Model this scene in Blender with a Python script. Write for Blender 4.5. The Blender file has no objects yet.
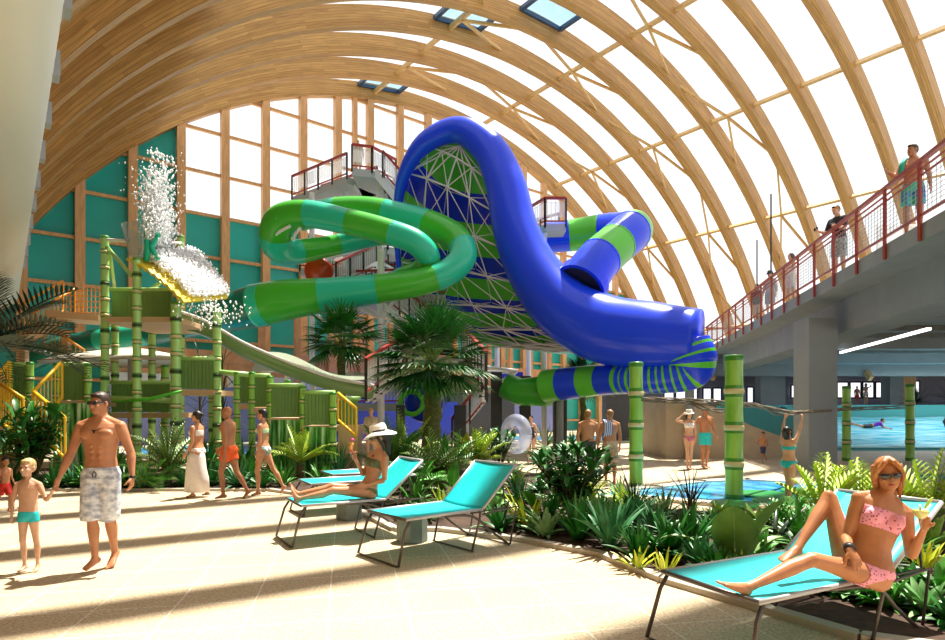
import bpy, bmesh, math, random
from math import sin, cos, pi, sqrt, radians as RD
from mathutils import Vector as V, Matrix as M, noise as NZ
random.seed(7)
SC = bpy.context.scene
COL = SC.collection
# ---------------------------------------------------------------- camera
F_PX = 602.0; HOR = 411.0; EYE = 1.65
cam = bpy.data.cameras.new('camera'); camo = bpy.data.objects.new('camera', cam); COL.objects.link(camo)
camo.location = (0, 0, EYE); camo.rotation_euler = (pi/2, 0, 0)
cam.sensor_width = 36; cam.lens = F_PX/945*36; cam.shift_y = (HOR-320)/945; cam.clip_end = 500; cam.clip_start = .05
SC.camera = camo
# ---------------------------------------------------------------- world, sun, exposure
w = bpy.data.worlds.new('world'); SC.world = w; w.use_nodes = True
bg = w.node_tree.nodes['Background']; bg.inputs[0].default_value = (.97, .985, 1, 1); bg.inputs[1].default_value = 1.0
U = V((-.617, .787, 0)).normalized(); W_ = V((.787, .617, 0)).normalized()   # hall axis, cross direction
def hall(a, b, z): return U*a + W_*b + V((0, 0, z))
sd = W_*.36 + U*.10 + V((0, 0, .93))
sl = bpy.data.lights.new('sun', 'SUN'); sl.energy = 8.8; sl.angle = RD(.9); sl.color = (1, .93, .80)
so = bpy.data.objects.new('sun', sl); COL.objects.link(so); so.location = (20, 10, 60)
so.rotation_euler = sd.to_track_quat('Z', 'Y').to_euler()
SC.view_settings.view_transform = 'Standard'; SC.view_settings.look = 'None'
SC.view_settings.gamma = 1; SC.view_settings.use_curve_mapping = False; SC.view_settings.exposure = 0.5
SC.cycles.max_bounces = 8; SC.cycles.transparent_max_bounces = 24; SC.cycles.diffuse_bounces = 4
SC.cycles.use_denoising = True
# ---------------------------------------------------------------- helpers
def at(px, py, Y): return V(((px-472.5)/F_PX*Y, Y, EYE-(py-HOR)/F_PX*Y))
def gy(py): return EYE*F_PX/(py-HOR)
def gr(px, py, z=0):
    Y = (EYE-z)*F_PX/(py-HOR); return at(px, py, Y)
MATS = {}
def mat(name, col, rough=.5, metal=0, spec=.5, var=0, vscale=4, alpha=None, coat=0, sub=0, vcol=None, vstretch=None, bump=0):
    if name in MATS: return MATS[name]
    m = bpy.data.materials.new(name); m.use_nodes = True; nt = m.node_tree; b = nt.nodes['Principled BSDF']
    b.inputs['Base Color'].default_value = (*col, 1); b.inputs['Roughness'].default_value = rough
    b.inputs['Metallic'].default_value = metal; b.inputs['Specular IOR Level'].default_value = spec
    b.inputs['Coat Weight'].default_value = coat; b.inputs['Coat Roughness'].default_value = .05
    if sub:
        b.inputs['Subsurface Weight'].default_value = sub; b.inputs['Subsurface Radius'].default_value = (.02, .008, .004); b.inputs['Subsurface Scale'].default_value = 1
    if var or bump:
        tc = nt.nodes.new('ShaderNodeTexCoord'); n = nt.nodes.new('ShaderNodeTexNoise'); n.inputs['Scale'].default_value = vscale
        n.inputs['Detail'].default_value = 4
        src = tc.outputs['Object']
        if vstretch:
            mp = nt.nodes.new('ShaderNodeMapping'); mp.inputs['Scale'].default_value = vstretch; nt.links.new(src, mp.inputs[0]); src = mp.outputs[0]
        nt.links.new(src, n.inputs['Vector'])
        if var:
            mx = nt.nodes.new('ShaderNodeMix'); mx.data_type = 'RGBA'
            c2 = vcol or tuple(max(0, c*(1-var)) for c in col)
            mr = nt.nodes.new('ShaderNodeMapRange'); mr.inputs[1].default_value = .35; mr.inputs[2].default_value = .65
            nt.links.new(n.outputs[0], mr.inputs[0]); nt.links.new(mr.outputs[0], mx.inputs[0])
            mx.inputs[6].default_value = (*col, 1); mx.inputs[7].default_value = (*c2, 1)
            nt.links.new(mx.outputs[2], b.inputs['Base Color'])
        if bump:
            bp = nt.nodes.new('ShaderNodeBump'); bp.inputs['Strength'].default_value = bump; bp.inputs['Distance'].default_value = .02
            nt.links.new(n.outputs[0], bp.inputs['Height']); nt.links.new(bp.outputs[0], b.inputs['Normal'])
    MATS[name] = m; return m
def glassmat(name, tint=(1, 1, 1), refl=.06, rough=.02, body=0, bodycol=(.8, .9, 1)):
    if name in MATS: return MATS[name]
    m = bpy.data.materials.new(name); m.use_nodes = True; nt = m.node_tree; nt.nodes.clear()
    o = nt.nodes.new('ShaderNodeOutputMaterial'); t = nt.nodes.new('ShaderNodeBsdfTransparent'); t.inputs[0].default_value = (*tint, 1)
    g = nt.nodes.new('ShaderNodeBsdfGlossy'); g.inputs['Roughness'].default_value = rough
    x = nt.nodes.new('ShaderNodeMixShader'); x.inputs[0].default_value = refl
    nt.links.new(t.outputs[0], x.inputs[1]); nt.links.new(g.outputs[0], x.inputs[2]); last = x
    if body:
        d = nt.nodes.new('ShaderNodeBsdfDiffuse'); d.inputs[0].default_value = (*bodycol, 1)
        tr = nt.nodes.new('ShaderNodeBsdfTranslucent'); tr.inputs[0].default_value = (*bodycol, 1)
        a = nt.nodes.new('ShaderNodeMixShader'); nt.links.new(d.outputs[0], a.inputs[1]); nt.links.new(tr.outputs[0], a.inputs[2])
        y = nt.nodes.new('ShaderNodeMixShader'); y.inputs[0].default_value = body
        nt.links.new(x.outputs[0], y.inputs[1]); nt.links.new(a.outputs[0], y.inputs[2]); last = y
    nt.links.new(last.outputs[0], o.inputs[0]); MATS[name] = m; return m
class MB:
    """collects geometry of ONE mesh object"""
    def __init__(s): s.v = []; s.f = []; s.mi = []; s.uv = {}
    def add(s, vs, fs, mi=0):
        n = len(s.v); s.v += [tuple(x) for x in vs]; s.f += [tuple(i+n for i in f) for f in fs]; s.mi += [mi]*len(fs)
    def box(s, lo, hi, mi=0, mtx=None):
        vs = [V((x, y, z)) for x in (lo[0], hi[0]) for y in (lo[1], hi[1]) for z in (lo[2], hi[2])]
        if mtx: vs = [mtx @ v for v in vs]
        s.add(vs, [(0, 1, 3, 2), (4, 6, 7, 5), (0, 4, 5, 1), (2, 3, 7, 6), (0, 2, 6, 4), (1, 5, 7, 3)], mi)
    def beam(s, p, q, w, h=None, up=(0, 0, 1), mi=0):
        p = V(p); q = V(q); h = h or w; d = (q-p)
        if d.length < 1e-6: return
        d.normalize(); u = V(up)
        if abs(d.dot(u)) > .99: u = V((0, 1, 0))
        r = d.cross(u).normalized(); u = r.cross(d)
        vs = [o+r*(w/2*i)+u*(h/2*j) for o in (p, q) for i in (-1, 1) for j in (-1, 1)]
        s.add(vs, [(0, 1, 3, 2), (4, 6, 7, 5), (0, 4, 5, 1), (2, 3, 7, 6), (0, 2, 6, 4), (1, 5, 7, 3)], mi)
    def tube(s, pts, r, n=8, mi=0, cap=True, flat=1, side=None, mis=None):
        pts = [V(p) for p in pts]; N = len(pts)
        rs = r if isinstance(r, (list, tuple)) else [r]*N
        fl = flat if isinstance(flat, (list, tuple)) else [flat]*N
        vs = []; ref = V(side) if side is not None else None
        for i, p in enumerate(pts):
            t = pts[min(i+1, N-1)]-pts[max(i-1, 0)]
            if t.length < 1e-9: t = V((0, 0, 1))
            t.normalize()
            if ref is None: ref = t.cross(V((0, 0, 1)) if abs(t.z) < .9 else V((1, 0, 0)))
            a = (ref-t*ref.dot(t)).normalized(); b = t.cross(a); ref = a
            for k in range(n):
                th = 2*pi*k/n; vs.append(p+a*(cos(th)*rs[i])+b*(sin(th)*rs[i]*fl[i]))
        b0 = len(s.v); s.v += [tuple(x) for x in vs]
        for i in range(N-1):
            for k in range(n):
                k2 = (k+1) % n
                s.f.append((b0+i*n+k, b0+i*n+k2, b0+(i+1)*n+k2, b0+(i+1)*n+k)); s.mi.append(mis[i] if mis else mi)
        if cap:
            s.f.append(tuple(b0+k for k in reversed(range(n)))); s.mi.append(mis[0] if mis else mi)
            s.f.append(tuple(b0+(N-1)*n+k for k in range(n))); s.mi.append(mis[-1] if mis else mi)
    def ball(s, c, r, n=10, mi=0, axes=None):
        c = V(c); r = r if isinstance(r, (tuple, list)) else (r, r, r)
        ax = axes or (V((1, 0, 0)), V((0, 1, 0)), V((0, 0, 1))); m = max(3, n//2)
        vs = [c-ax[2]*r[2]]
        for i in range(1, m):
            ph = -pi/2+pi*i/m
            for k in range(n):
                th = 2*pi*k/n
                vs.append(c+ax[0]*(r[0]*cos(ph)*cos(th))+ax[1]*(r[1]*cos(ph)*sin(th))+ax[2]*(r[2]*sin(ph)))
        vs.append(c+ax[2]*r[2]); fs = []; L = len(vs)-1
        for k in range(n):
            k2 = (k+1) % n; fs.append((0, 1+k2, 1+k)); fs.append((L, L-n+k, L-n+k2))
            for i in range(m-2): fs.append((1+i*n+k, 1+i*n+k2, 1+(i+1)*n+k2, 1+(i+1)*n+k))
        s.add(vs, fs, mi)
    def prism(s, poly, z0, z1, mi=0):
        n = len(poly); vs = [(p[0], p[1], z0) for p in poly]+[(p[0], p[1], z1) for p in poly]
        s.add(vs, [tuple(reversed(range(n))), tuple(range(n, 2*n))]+[(i, (i+1) % n, n+(i+1) % n, n+i) for i in range(n)], mi)
    def build(s, name, mats, parent=None, smooth=False, origin=None):
        me = bpy.data.meshes.new(name)
        off = V(origin) if origin is not None else V((0, 0, 0))
        me.from_pydata([(x[0]-off.x, x[1]-off.y, x[2]-off.z) for x in s.v] if origin is not None else s.v, [], s.f)
        for m in (mats if isinstance(mats, (list, tuple)) else [mats]): me.materials.append(m)
        me.polygons.foreach_set('material_index', s.mi)
        if smooth: me.polygons.foreach_set('use_smooth', [True]*len(s.f))
        if s.uv:
            l = me.uv_layers.new(name='UVMap')
            for p in me.polygons:
                for li, vi in zip(p.loop_indices, p.vertices): l.data[li].uv = s.uv.get(vi, (0, 0))
        me.update()
        o = bpy.data.objects.new(name, me); COL.objects.link(o)
        if origin is not None: o.location = off
        if parent: o.parent = parent
        return o
def tag(o, label=None, cat=None, group=None, kind=None):
    if label: o['label'] = label
    if cat: o['category'] = cat
    if group: o['group'] = group
    if kind: o['kind'] = kind
    return o
def empty(name, loc=(0, 0, 0), rz=0, label=None, cat=None, group=None):
    o = bpy.data.objects.new(name, None); COL.objects.link(o); o.location = loc; o.rotation_euler = (0, 0, rz)
    o.empty_display_size = .2
    return tag(o, label, cat, group)
def struct(o): o['kind'] = 'structure'; return o
def bez(pts, n=8):
    """Catmull-Rom through pts"""
    P = [V(p) for p in pts]; P = [P[0]*2-P[1]]+P+[P[-1]*2-P[-2]]; out = []
    for i in range(1, len(P)-2):
        for k in range(n):
            t = k/n; a, b, c, d = P[i-1:i+3]
            out.append(.5*((2*b)+(c-a)*t+(2*a-5*b+4*c-d)*t*t+(3*b-a-3*c+d)*t**3))
    out.append(P[-2]); return out
def lerpl(xs, n):
    """resample list of scalars to n"""
    out = []
    for i in range(n):
        t = i/(n-1)*(len(xs)-1); k = min(int(t), len(xs)-2); out.append(xs[k]+(xs[k+1]-xs[k])*(t-k))
    return out
def copy_tree(o, parent=None):
    c = o.copy(); COL.objects.link(c); c.parent = parent
    for ch in list(o.children): copy_tree(ch, c)
    return c
def wood(name, c1, c2, c3, mort=.02, bw=2.6, rh=.11):
    m = bpy.data.materials.new(name); m.use_nodes = True; nt = m.node_tree; b = nt.nodes['Principled BSDF']; b.inputs['Roughness'].default_value = .55
    uv = nt.nodes.new('ShaderNodeUVMap'); br = nt.nodes.new('ShaderNodeTexBrick')
    br.inputs['Color1'].default_value = (*c1, 1); br.inputs['Color2'].default_value = (*c2, 1); br.inputs['Mortar'].default_value = (*c3, 1)
    br.inputs['Scale'].default_value = 1; br.inputs['Mortar Size'].default_value = mort*rh; br.inputs['Brick Width'].default_value = bw; br.inputs['Row Height'].default_value = rh
    br.inputs['Bias'].default_value = -.1
    nt.links.new(uv.outputs[0], br.inputs['Vector'])
    mp = nt.nodes.new('ShaderNodeMapping'); mp.inputs['Scale'].default_value = (.8, 14, 1); nt.links.new(uv.outputs[0], mp.inputs[0])
    n = nt.nodes.new('ShaderNodeTexNoise'); n.inputs['Scale'].default_value = 1.2; n.inputs['Detail'].default_value = 5; nt.links.new(mp.outputs[0], n.inputs['Vector'])
    mr = nt.nodes.new('ShaderNodeMapRange'); mr.inputs[1].default_value = .3; mr.inputs[2].default_value = .7; mr.inputs[3].default_value = .72; mr.inputs[4].default_value = 1.12
    nt.links.new(n.outputs[0], mr.inputs[0])
    mx = nt.nodes.new('ShaderNodeMix'); mx.data_type = 'RGBA'; mx.blend_type = 'MULTIPLY'; mx.inputs[0].default_value = 1
    nt.links.new(br.outputs[0], mx.inputs[6]); nt.links.new(mr.outputs[0], mx.inputs[7]); nt.links.new(mx.outputs[2], b.inputs['Base Color'])
    return m
# ================================================================ HALL
A_ = 36.0; BC = .69*A_; ZC = EYE-.2*A_; RI = .795*A_; RD_ = 1.03; RW = .50
def arch(a, th, r=0): return hall(a, BC+(RI+r)*sin(th), ZC+(RI+r)*cos(th))
TH0 = -RD(78.7); TH1 = RD(78.7)
m_rib = wood('glulam timber', (.56, .32, .095), (.41, .215, .06), (.24, .12, .035), .05, 3.0, .13)
m_deck = wood('pale roof planks', (.60, .35, .12), (.48, .27, .09), (.30, .16, .05), .05, 2.2, .16)
m_mull = mat('mullion timber', (.72, .42, .19), .5, var=.25, vscale=3, vstretch=(4, 4, .5))
m_purl = mat('purlin timber', (.66, .43, .16), .5, var=.2, vscale=5)
# floor -------------------------------------------------------
def floor_mat():
    m = bpy.data.materials.new('sand coloured terrazzo paving'); m.use_nodes = True; nt = m.node_tree; b = nt.nodes['Principled BSDF']; b.inputs['Roughness'].default_value = .6
    b.inputs['Specular IOR Level'].default_value = .25
    tc = nt.nodes.new('ShaderNodeTexCoord'); mp = nt.nodes.new('ShaderNodeMapping'); mp.inputs['Rotation'].default_value = (0, 0, math.atan(-.212)); mp.inputs['Location'].default_value = (.13, .2, 0)
    nt.links.new(tc.outputs['Object'], mp.inputs[0])
    br = nt.nodes.new('ShaderNodeTexBrick'); br.offset = 0; br.inputs['Scale'].default_value = 1; br.inputs['Mortar Size'].default_value = .007; br.inputs['Mortar Smooth'].default_value = .3
    br.inputs['Brick Width'].default_value = .635; br.inputs['Row Height'].default_value = .635
    for k in ('Color1', 'Color2'): br.inputs[k].default_value = (.62, .50, .34, 1)
    br.inputs['Mortar'].default_value = (.85, .80, .68, 1); nt.links.new(mp.outputs[0], br.inputs['Vector'])
    n = nt.nodes.new('ShaderNodeTexNoise'); n.inputs['Scale'].default_value = 38; n.inputs['Detail'].default_value = 6; n.inputs['Roughness'].default_value = .8; nt.links.new(tc.outputs['Object'], n.inputs['Vector'])
    mr = nt.nodes.new('ShaderNodeMapRange'); mr.inputs[1].default_value = .3; mr.inputs[2].default_value = .62; mr.inputs[3].default_value = .30; mr.inputs[4].default_value = 1.15; nt.links.new(n.outputs[0], mr.inputs[0])
    n2 = nt.nodes.new('ShaderNodeTexNoise'); n2.inputs['Scale'].default_value = .8; n2.inputs['Detail'].default_value = 3; nt.links.new(tc.outputs['Object'], n2.inputs['Vector'])
    mr2 = nt.nodes.new('ShaderNodeMapRange'); mr2.inputs[1].default_value = .3; mr2.inputs[2].default_value = .7; mr2.inputs[3].default_value = .88; mr2.inputs[4].default_value = 1.06; nt.links.new(n2.outputs[0], mr2.inputs[0])
    x = nt.nodes.new('ShaderNodeMix'); x.data_type = 'RGBA'; x.blend_type = 'MULTIPLY'; x.inputs[0].default_value = 1
    y = nt.nodes.new('ShaderNodeMix'); y.data_type = 'RGBA'; y.blend_type = 'MULTIPLY'; y.inputs[0].default_value = 1
    nt.links.new(br.outputs[0], x.inputs[6]); nt.links.new(mr.outputs[0], x.inputs[7]); nt.links.new(x.outputs[2], y.inputs[6]); nt.links.new(mr2.outputs[0], y.inputs[7])
    nt.links.new(y.outputs[2], b.inputs['Base Color']); return m
mb = MB(); mb.box((-34, -14, -.4), (58, 62, 0)); struct(mb.build('floor', floor_mat()))
# roof ribs ---------------------------------------------------
NS = 72
def rib(a, r0, r1, w, m, name='trim_arch_rib', thA=TH0, thB=TH1, ns=NS):
    mb = MB()
    for i in range(ns+1):
        th = thA+(thB-thA)*i/ns; L = RI*th
        for (da, r) in ((-w/2, r0), (w/2, r0), (w/2, r1), (-w/2, r1)):
            mb.v.append(tuple(arch(a+da, th, r)))
    # faces with own verts per side so that the UV runs cleanly
    vs = mb.v; mb.v = []
    for s in range(4):
        s2 = (s+1) % 4
        width = w if s in (0, 2) else (r1-r0)
        for i in range(ns+1):
            th = thA+(thB-thA)*i/ns; L = RI*th+a*1.7
            for k, ss in enumerate((s, s2)):
                mb.uv[len(mb.v)] = (L, a*.37+s*1.3+k*width); mb.v.append(vs[i*4+ss])
        b0 = len(mb.v)-2*(ns+1)
        for i in range(ns):
            mb.f.append((b0+2*i, b0+2*i+1, b0+2*i+3, b0+2*i+2)); mb.mi.append(0)
    n = len(mb.v); mb.v += [vs[0], vs[1], vs[2], vs[3], vs[-4], vs[-3], vs[-2], vs[-1]]
    mb.f += [(n, n+1, n+2, n+3), (n+7, n+6, n+5, n+4)]; mb.mi += [0, 0]
    o = mb.build(name, m); return struct(o)
RA = [.371*A_+.079*A_*k for k in range(-9, 9)]
RA[-1] = 36.2
for a in RA: rib(a, 0, RD_, RW, m_rib)
# left part of the roof is boarded between the ribs
mb = MB(); ns = 30; tD = math.asin((.19*A_-BC)/RI)
for i in range(ns+1):
    th = TH0+(tD-TH0)*i/ns
    for a in (-13, 36.6):
        mb.uv[len(mb.v)] = (RI*th, a); mb.v.append(tuple(arch(a, th, .15+.85*(i/ns)**2)))
for i in range(ns): mb.f.append((2*i, 2*i+2, 2*i+3, 2*i+1)); mb.mi.append(0)
struct(mb.build('ceiling', m_deck))
# roof glazing: one curved shell of panes, thickness 3 cm
m_glass = glassmat('clear roof glass', (.99, 1, 1), .04)
mb = MB(); ns = 60
for r in (RD_+.10, RD_+.13):
    for i in range(ns+1):
        th = tD+(TH1-tD)*i/ns
        for a in (-13, 36.6): mb.v.append(tuple(arch(a, th, r)))
o1 = 2*(ns+1)
for i in range(ns):
    mb.f.append((2*i, 2*i+1, 2*i+3, 2*i+2)); mb.mi.append(0)
struct(mb.build('window_roof', m_glass))
# purlins
for k in range(-2, 3):
    th = RD(25+17.5*k)
    mb = MB(); mb.beam(arch(-13, th, .45), arch(36.4, th, .45), .17, .26, up=(arch(0, th, 1)-arch(0, th, 0)))
    struct(mb.build('trim_purlin', m_purl))
# wind bracing: diagonal struts between neighbouring ribs
def brace(a0, a1, t0, t1, r=.35):
    mb = MB(); mb.beam(arch(a0, RD(t0), r), arch(a1, RD(t1), r), .12, .15); struct(mb.build('trim_brace', m_purl))
for k in (11, 13, 15):
    a0, a1 = RA[k], RA[k+1]; am = (a0+a1)/2
    for q in range(-2, 3):
        t0 = 25+17.5*q; t1 = t0+17.5
        if t0 > 45: continue
        brace(a0, am, t0+8.7, t0, .3); brace(am, a1, t0, t0+8.7, .3)
        if k > 9 or q >= 1: brace(a0+.1, am, t0+8.7, t1, .3) if (q+k) % 2 else brace(am, a1, t1, t0+8.7, .3)
# opening skylights, dark blue sashes
m_sash = mat('dark blue skylight frame', (.03, .07, .14), .3)
m_pane = glassmat('blue tinted skylight glass', (.55, .8, .95), .1)
def roofray(px, py):
    d = at(px, py, 1)-V((0, 0, EYE)); da, db, dz = d.dot(U), d.dot(W_), d.z
    r = RI+.9; a = db*db+dz*dz; b = -2*db*BC+2*dz*(EYE-ZC); c = BC*BC+(EYE-ZC)**2-r*r
    t = (-b+sqrt(b*b-4*a*c))/(2*a); B = db*t-BC; Z = EYE+dz*t-ZC
    return da*t, math.atan2(B, Z)
for i, (x, y) in enumerate(((468, 12), (395, 72), (560, 3))):
    a, th = roofray(x, y); k = min(range(len(RA)-1), key=lambda j: abs((RA[j]+RA[j+1])/2-a)); a0 = RA[k]+.3; a1 = RA[k+1]-.3; dt = 1.5/RI
    mb = MB()
    c = [arch(a0, th-dt, .78), arch(a1, th-dt, .78), arch(a1, th+dt, .78), arch(a0, th+dt, .78)]
    for q in range(4): mb.beam(c[q], c[(q+1) % 4], .22, .2)
    o = struct(mb.build('window_skylight_frame', m_sash))
    mb = MB(); mb.add(c, [(0, 1, 2, 3)]); struct(mb.build('window_skylight_pane', m_pane))
# ---------------------------------------------------------------- end wall
AE = 36.75
m_teal = mat('teal wall panel', (.008, .46, .43), .35, var=.12, vscale=.25)
def ztop(b):
    d = (RI+.4)**2-(b-BC)**2
    return ZC+sqrt(d) if d > 0 else 0
b0 = .0225*A_; sp = .0652*A_
mull = [b0+sp*k for k in range(-1, 22)]
lev = [12.8+2.39*k for k in range(-5, 6)]
for i, b in enumerate(mull):
    z = ztop(b)
    if z < .6: continue
    mb = MB(); p = hall(AE-.55, b, 0); mb.beam(p, p+V((0, 0, z)), .44, .42, up=U); struct(mb.build('trim_mullion', m_mull))
for (b, w) in ((.512*A_, .3),):
    mb = MB(); p = hall(AE-.6, b, 0); mb.beam(p, p+V((0, 0, ztop(b))), w, .3, up=U); struct(mb.build('trim_mullion', m_mull))
for z in lev:
    d = (RI+.3)**2-(z-ZC)**2
    if d < 0: continue
    h = sqrt(d); mb = MB(); mb.beam(hall(AE-.45, max(-2.5, BC-h), z), hall(AE-.45, min(mull[-1], BC+h), z), .16, .17); struct(mb.build('trim_transom', m_mull))
n = 0
for i in range(len(mull)-1):
    ba, bb = mull[i], mull[i+1]
    zt0, zt1 = ztop(ba), ztop(bb)
    if max(zt0, zt1) < 1: continue
    zsplit = 12.8 if ba > 7.5 else 99
    def poly(za, zb_):   # clip the bay between za and the arch
        pts = []
        K = 6
        for j in range(K+1):
            b = ba+(bb-ba)*j/K; pts.append((b, max(za, min(zb_, ztop(b)))))
        return pts
    n += 1
    tp = poly(0, min(zsplit, 99)); mb = MB()
    for y_ in (AE-.3, AE-.2):
        base = len(mb.v); mb.v += [tuple(hall(y_, b, 0)) for b, _ in tp]+[tuple(hall(y_, b, z)) for b, z in tp]
        K = len(tp)
        for j in range(K-1): mb.f.append((base+j, base+j+1, base+K+j+1, base+K+j)); mb.mi.append(0)
    struct(mb.build('wall_end_panel', m_teal))
    if max(zt0, zt1) > zsplit+.3:
        tp = poly(zsplit, 99); mb = MB(); K = len(tp)
        for y_ in (AE-.3, AE-.27):
            base = len(mb.v); mb.v += [tuple(hall(y_, b, zsplit)) for b, _ in tp]+[tuple(hall(y_, b, z)) for b, z in tp]
            for j in range(K-1): mb.f.append((base+j, base+j+1, base+K+j+1, base+K+j)); mb.mi.append(0)
        struct(mb.build('window_%d' % n, m_glass))
# ---------------------------------------------------------------- supply-air duct along the left springing
m_duct = mat('cream fabric duct', (.74, .74, .66), .45, bump=.25, vscale=2, vstretch=(1, 1, 1))
mb = MB(); N = 160; pts = [hall(-6+39*i/N, -.35, EYE+5.2) for i in range(N+1)]
rs = [.97+.012*(i % 2) for i in range(N+1)]
mb.tube(pts, rs, 32)
o = mb.build('air_duct', m_duct, smooth=True); tag(o, 'large cream round ventilation duct running along the foot of the timber roof', 'duct')
mg = mat('galvanised bracket', (.38, .42, .46), .4, .4)
for k in range(2, 15):
    a = 2.1*k-.4; mb = MB()
    c = hall(a, .66, EYE+5.75); mb.beam(c-U*.16, c+U*.16, .24, .42)
    q = mb.build('hanger_bracket', mg, parent=o)
# ================================================================ GALLERY ON THE RIGHT
m_conc = mat('grey painted concrete', (.28, .315, .34), .7, var=.1, vscale=1.5)
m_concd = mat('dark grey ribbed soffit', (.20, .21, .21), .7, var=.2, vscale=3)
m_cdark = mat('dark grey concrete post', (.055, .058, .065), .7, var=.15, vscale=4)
m_rust = mat('rust red painted steel', (.36, .045, .015), .45)
m_redr = mat('red rail paint', (.33, .02, .02), .4)
m_black = mat('black painted steel', (.02, .02, .025), .4)
m_white = mat('white painted steel', (.78, .76, .78), .4)
m_lav = mat('lavender blue wall', (.22, .27, .60), .7, var=.1, vscale=1)
m_beige = mat('warm beige stone', (.55, .45, .32), .8, var=.15, vscale=2)
m_poolteal = mat('teal pool wall', (.03, .30, .30), .4)
m_frost = glassmat('perforated white screen', (.9, .9, .9), .03, .3, .45, (.85, .85, .85))
def bx(Y): return 5.9+.21*Y
ZB = 5.08
mb = MB()
mb.prism([(bx(2), 2), (bx(33), 33), (34, 33), (34, 2)], ZB-.33, ZB)
o = mb.build('floor_gallery', m_conc); struct(o)
mb = MB()
# long edge girder and cross beams under the slab
for (d0, d1, z) in ((.9, 2.0, 3.85),):
    mb.add([(bx(Y)+d, Y, zz) for Y in (2, 33) for d in (d0, d1) for zz in (z, ZB-.32)], [(0, 1, 3, 2), (4, 6, 7, 5), (0, 4, 5, 1), (2, 3, 7, 6), (0, 2, 6, 4), (1, 5, 7, 3)])
struct(mb.build('trim_girder', m_conc))
for Y in (17, 25, 32.5):
    mb = MB(); mb.box((bx(Y)+2.0, Y-.35, 4.2), (34, Y+.35, ZB-.32)); struct(mb.build('trim_cross_beam', m_conc))
for i in range(14):
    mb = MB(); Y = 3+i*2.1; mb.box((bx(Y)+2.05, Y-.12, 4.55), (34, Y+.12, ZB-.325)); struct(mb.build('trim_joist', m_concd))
# lower beam line further back + stub timbers
mb = MB(); mb.box((11.5, 36, 3.75), (36, 36.6, 4.5)); struct(mb.build('trim_rear_beam', m_conc))
for i, x in enumerate((14.2, 23.5, 29.2, 35)):
    mb = MB(); mb.beam((x, 35.95, 3.95), (x+.03, 35.55, 3.55), .22, .3); tag(mb.build('timber_bracket', m_mull), None, 'bracket', 'timber brackets under the gallery'); bpy.data.objects[-1] if 0 else None
    q = COL.objects[-1]; q['label'] = ['timber bracket left of the grey concrete column under the gallery', 'timber bracket above the surf pool, just right of the grey column', 'middle timber bracket above the surf pool', 'rightmost timber bracket above the surf pool'][i]
# ceiling deck of the annex behind the gallery
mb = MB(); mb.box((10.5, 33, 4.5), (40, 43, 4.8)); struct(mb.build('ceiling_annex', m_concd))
mb = MB(); mb.box((9.5, 42, 0), (38, 42.4, 4.6)); struct(mb.build('wall_annex', mat('mauve grey wall', (.22, .21, .27), .8)))
m_glow = mat('bright window pane', (.8, .85, .95), .2)
m_glow.node_tree.nodes['Principled BSDF'].inputs['Emission Color'].default_value = (.9, .92, 1, 1); m_glow.node_tree.nodes['Principled BSDF'].inputs['Emission Strength'].default_value = 1.0
wn = 0
def winrow(px0, px1, n, py0, py1, Y, fr=m_black):
    global wn
    a = at(px0, py1, Y); b = at(px1, py0, Y); dw = (b.x-a.x)/n
    for i in range(n):
        x0, x1 = a.x+dw*i+.06, a.x+dw*(i+1)-.06; wn += 1
        f = MB()
        for (p, q) in (((x0, a.z), (x1, a.z)), ((x0, b.z), (x1, b.z)), ((x0, a.z), (x0, b.z)), ((x1, a.z), (x1, b.z))):
            f.beam((p[0], Y, p[1]), (q[0], Y, q[1]), .09, .12)
        fo = f.build('window_%d' % (wn+40), m_white if fr is None else fr); struct(fo)
        g = MB(); g.box((x0, Y-.01, a.z), (x1, Y+.02, b.z)); g.build('pane', m_glow, parent=fo)
winrow(702, 722, 2, 388, 403, 41.8); winrow(746, 770, 3, 387, 403, 41.8); winrow(790, 802, 1, 385, 398, 41.8)
winrow(836, 900, 5, 382, 398, 41.8); winrow(908, 920, 1, 381, 393, 41.8); winrow(663, 698, 3, 388, 400, 41.8)
mb = MB(); c = at(816, 400, 38); mb.beam((c.x, 38, 0), (c.x, 38, 4.5), 1.1, .8); struct(mb.build('trim_pier', m_conc))
mb = MB(); c = at(905, 400, 40); mb.beam((c.x, 40, 0), (c.x, 40, 4.5), .9, .8); struct(mb.build('trim_timber_pier', m_mull))
mb = MB(); c = at(892, 400, 40); mb.beam((c.x, 40, 0), (c.x, 40, 4.5), .9, .9); struct(mb.build('trim_pier', m_conc))
mb = MB(); c = at(770, 400, 39); mb.beam((c.x, 39, 0), (c.x, 39, 4.5), 1.6, .8); struct(mb.build('trim_pier', m_conc))
# the big concrete column
mb = MB(); cX = (817-472.5)/602*16.8; mb.box((cX-.39, 16.5, 0), (cX+.39, 17.3, 4.2)); o = mb.build('concrete_column', m_conc)
tag(o, 'broad square grey concrete column holding up the gallery', 'column')
# strip light
mb = MB(); a = V((8.3, 13.2, 4.5)); b = V((12.9, 16.0, 4.5))
mb.beam((15.3, 25, 4.08), (13.5, 17.8, 4.08), .12, .08)
mled = mat('strip light diffuser', (1, 1, 1), .4); mled.node_tree.nodes['Principled BSDF'].inputs['Emission Color'].default_value = (1, 1, 1, 1); mled.node_tree.nodes['Principled BSDF'].inputs['Emission Strength'].default_value = 1.6
tag(mb.build('strip_light', mled), 'slim white strip light fixed under the dark gallery ceiling', 'light')
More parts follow.
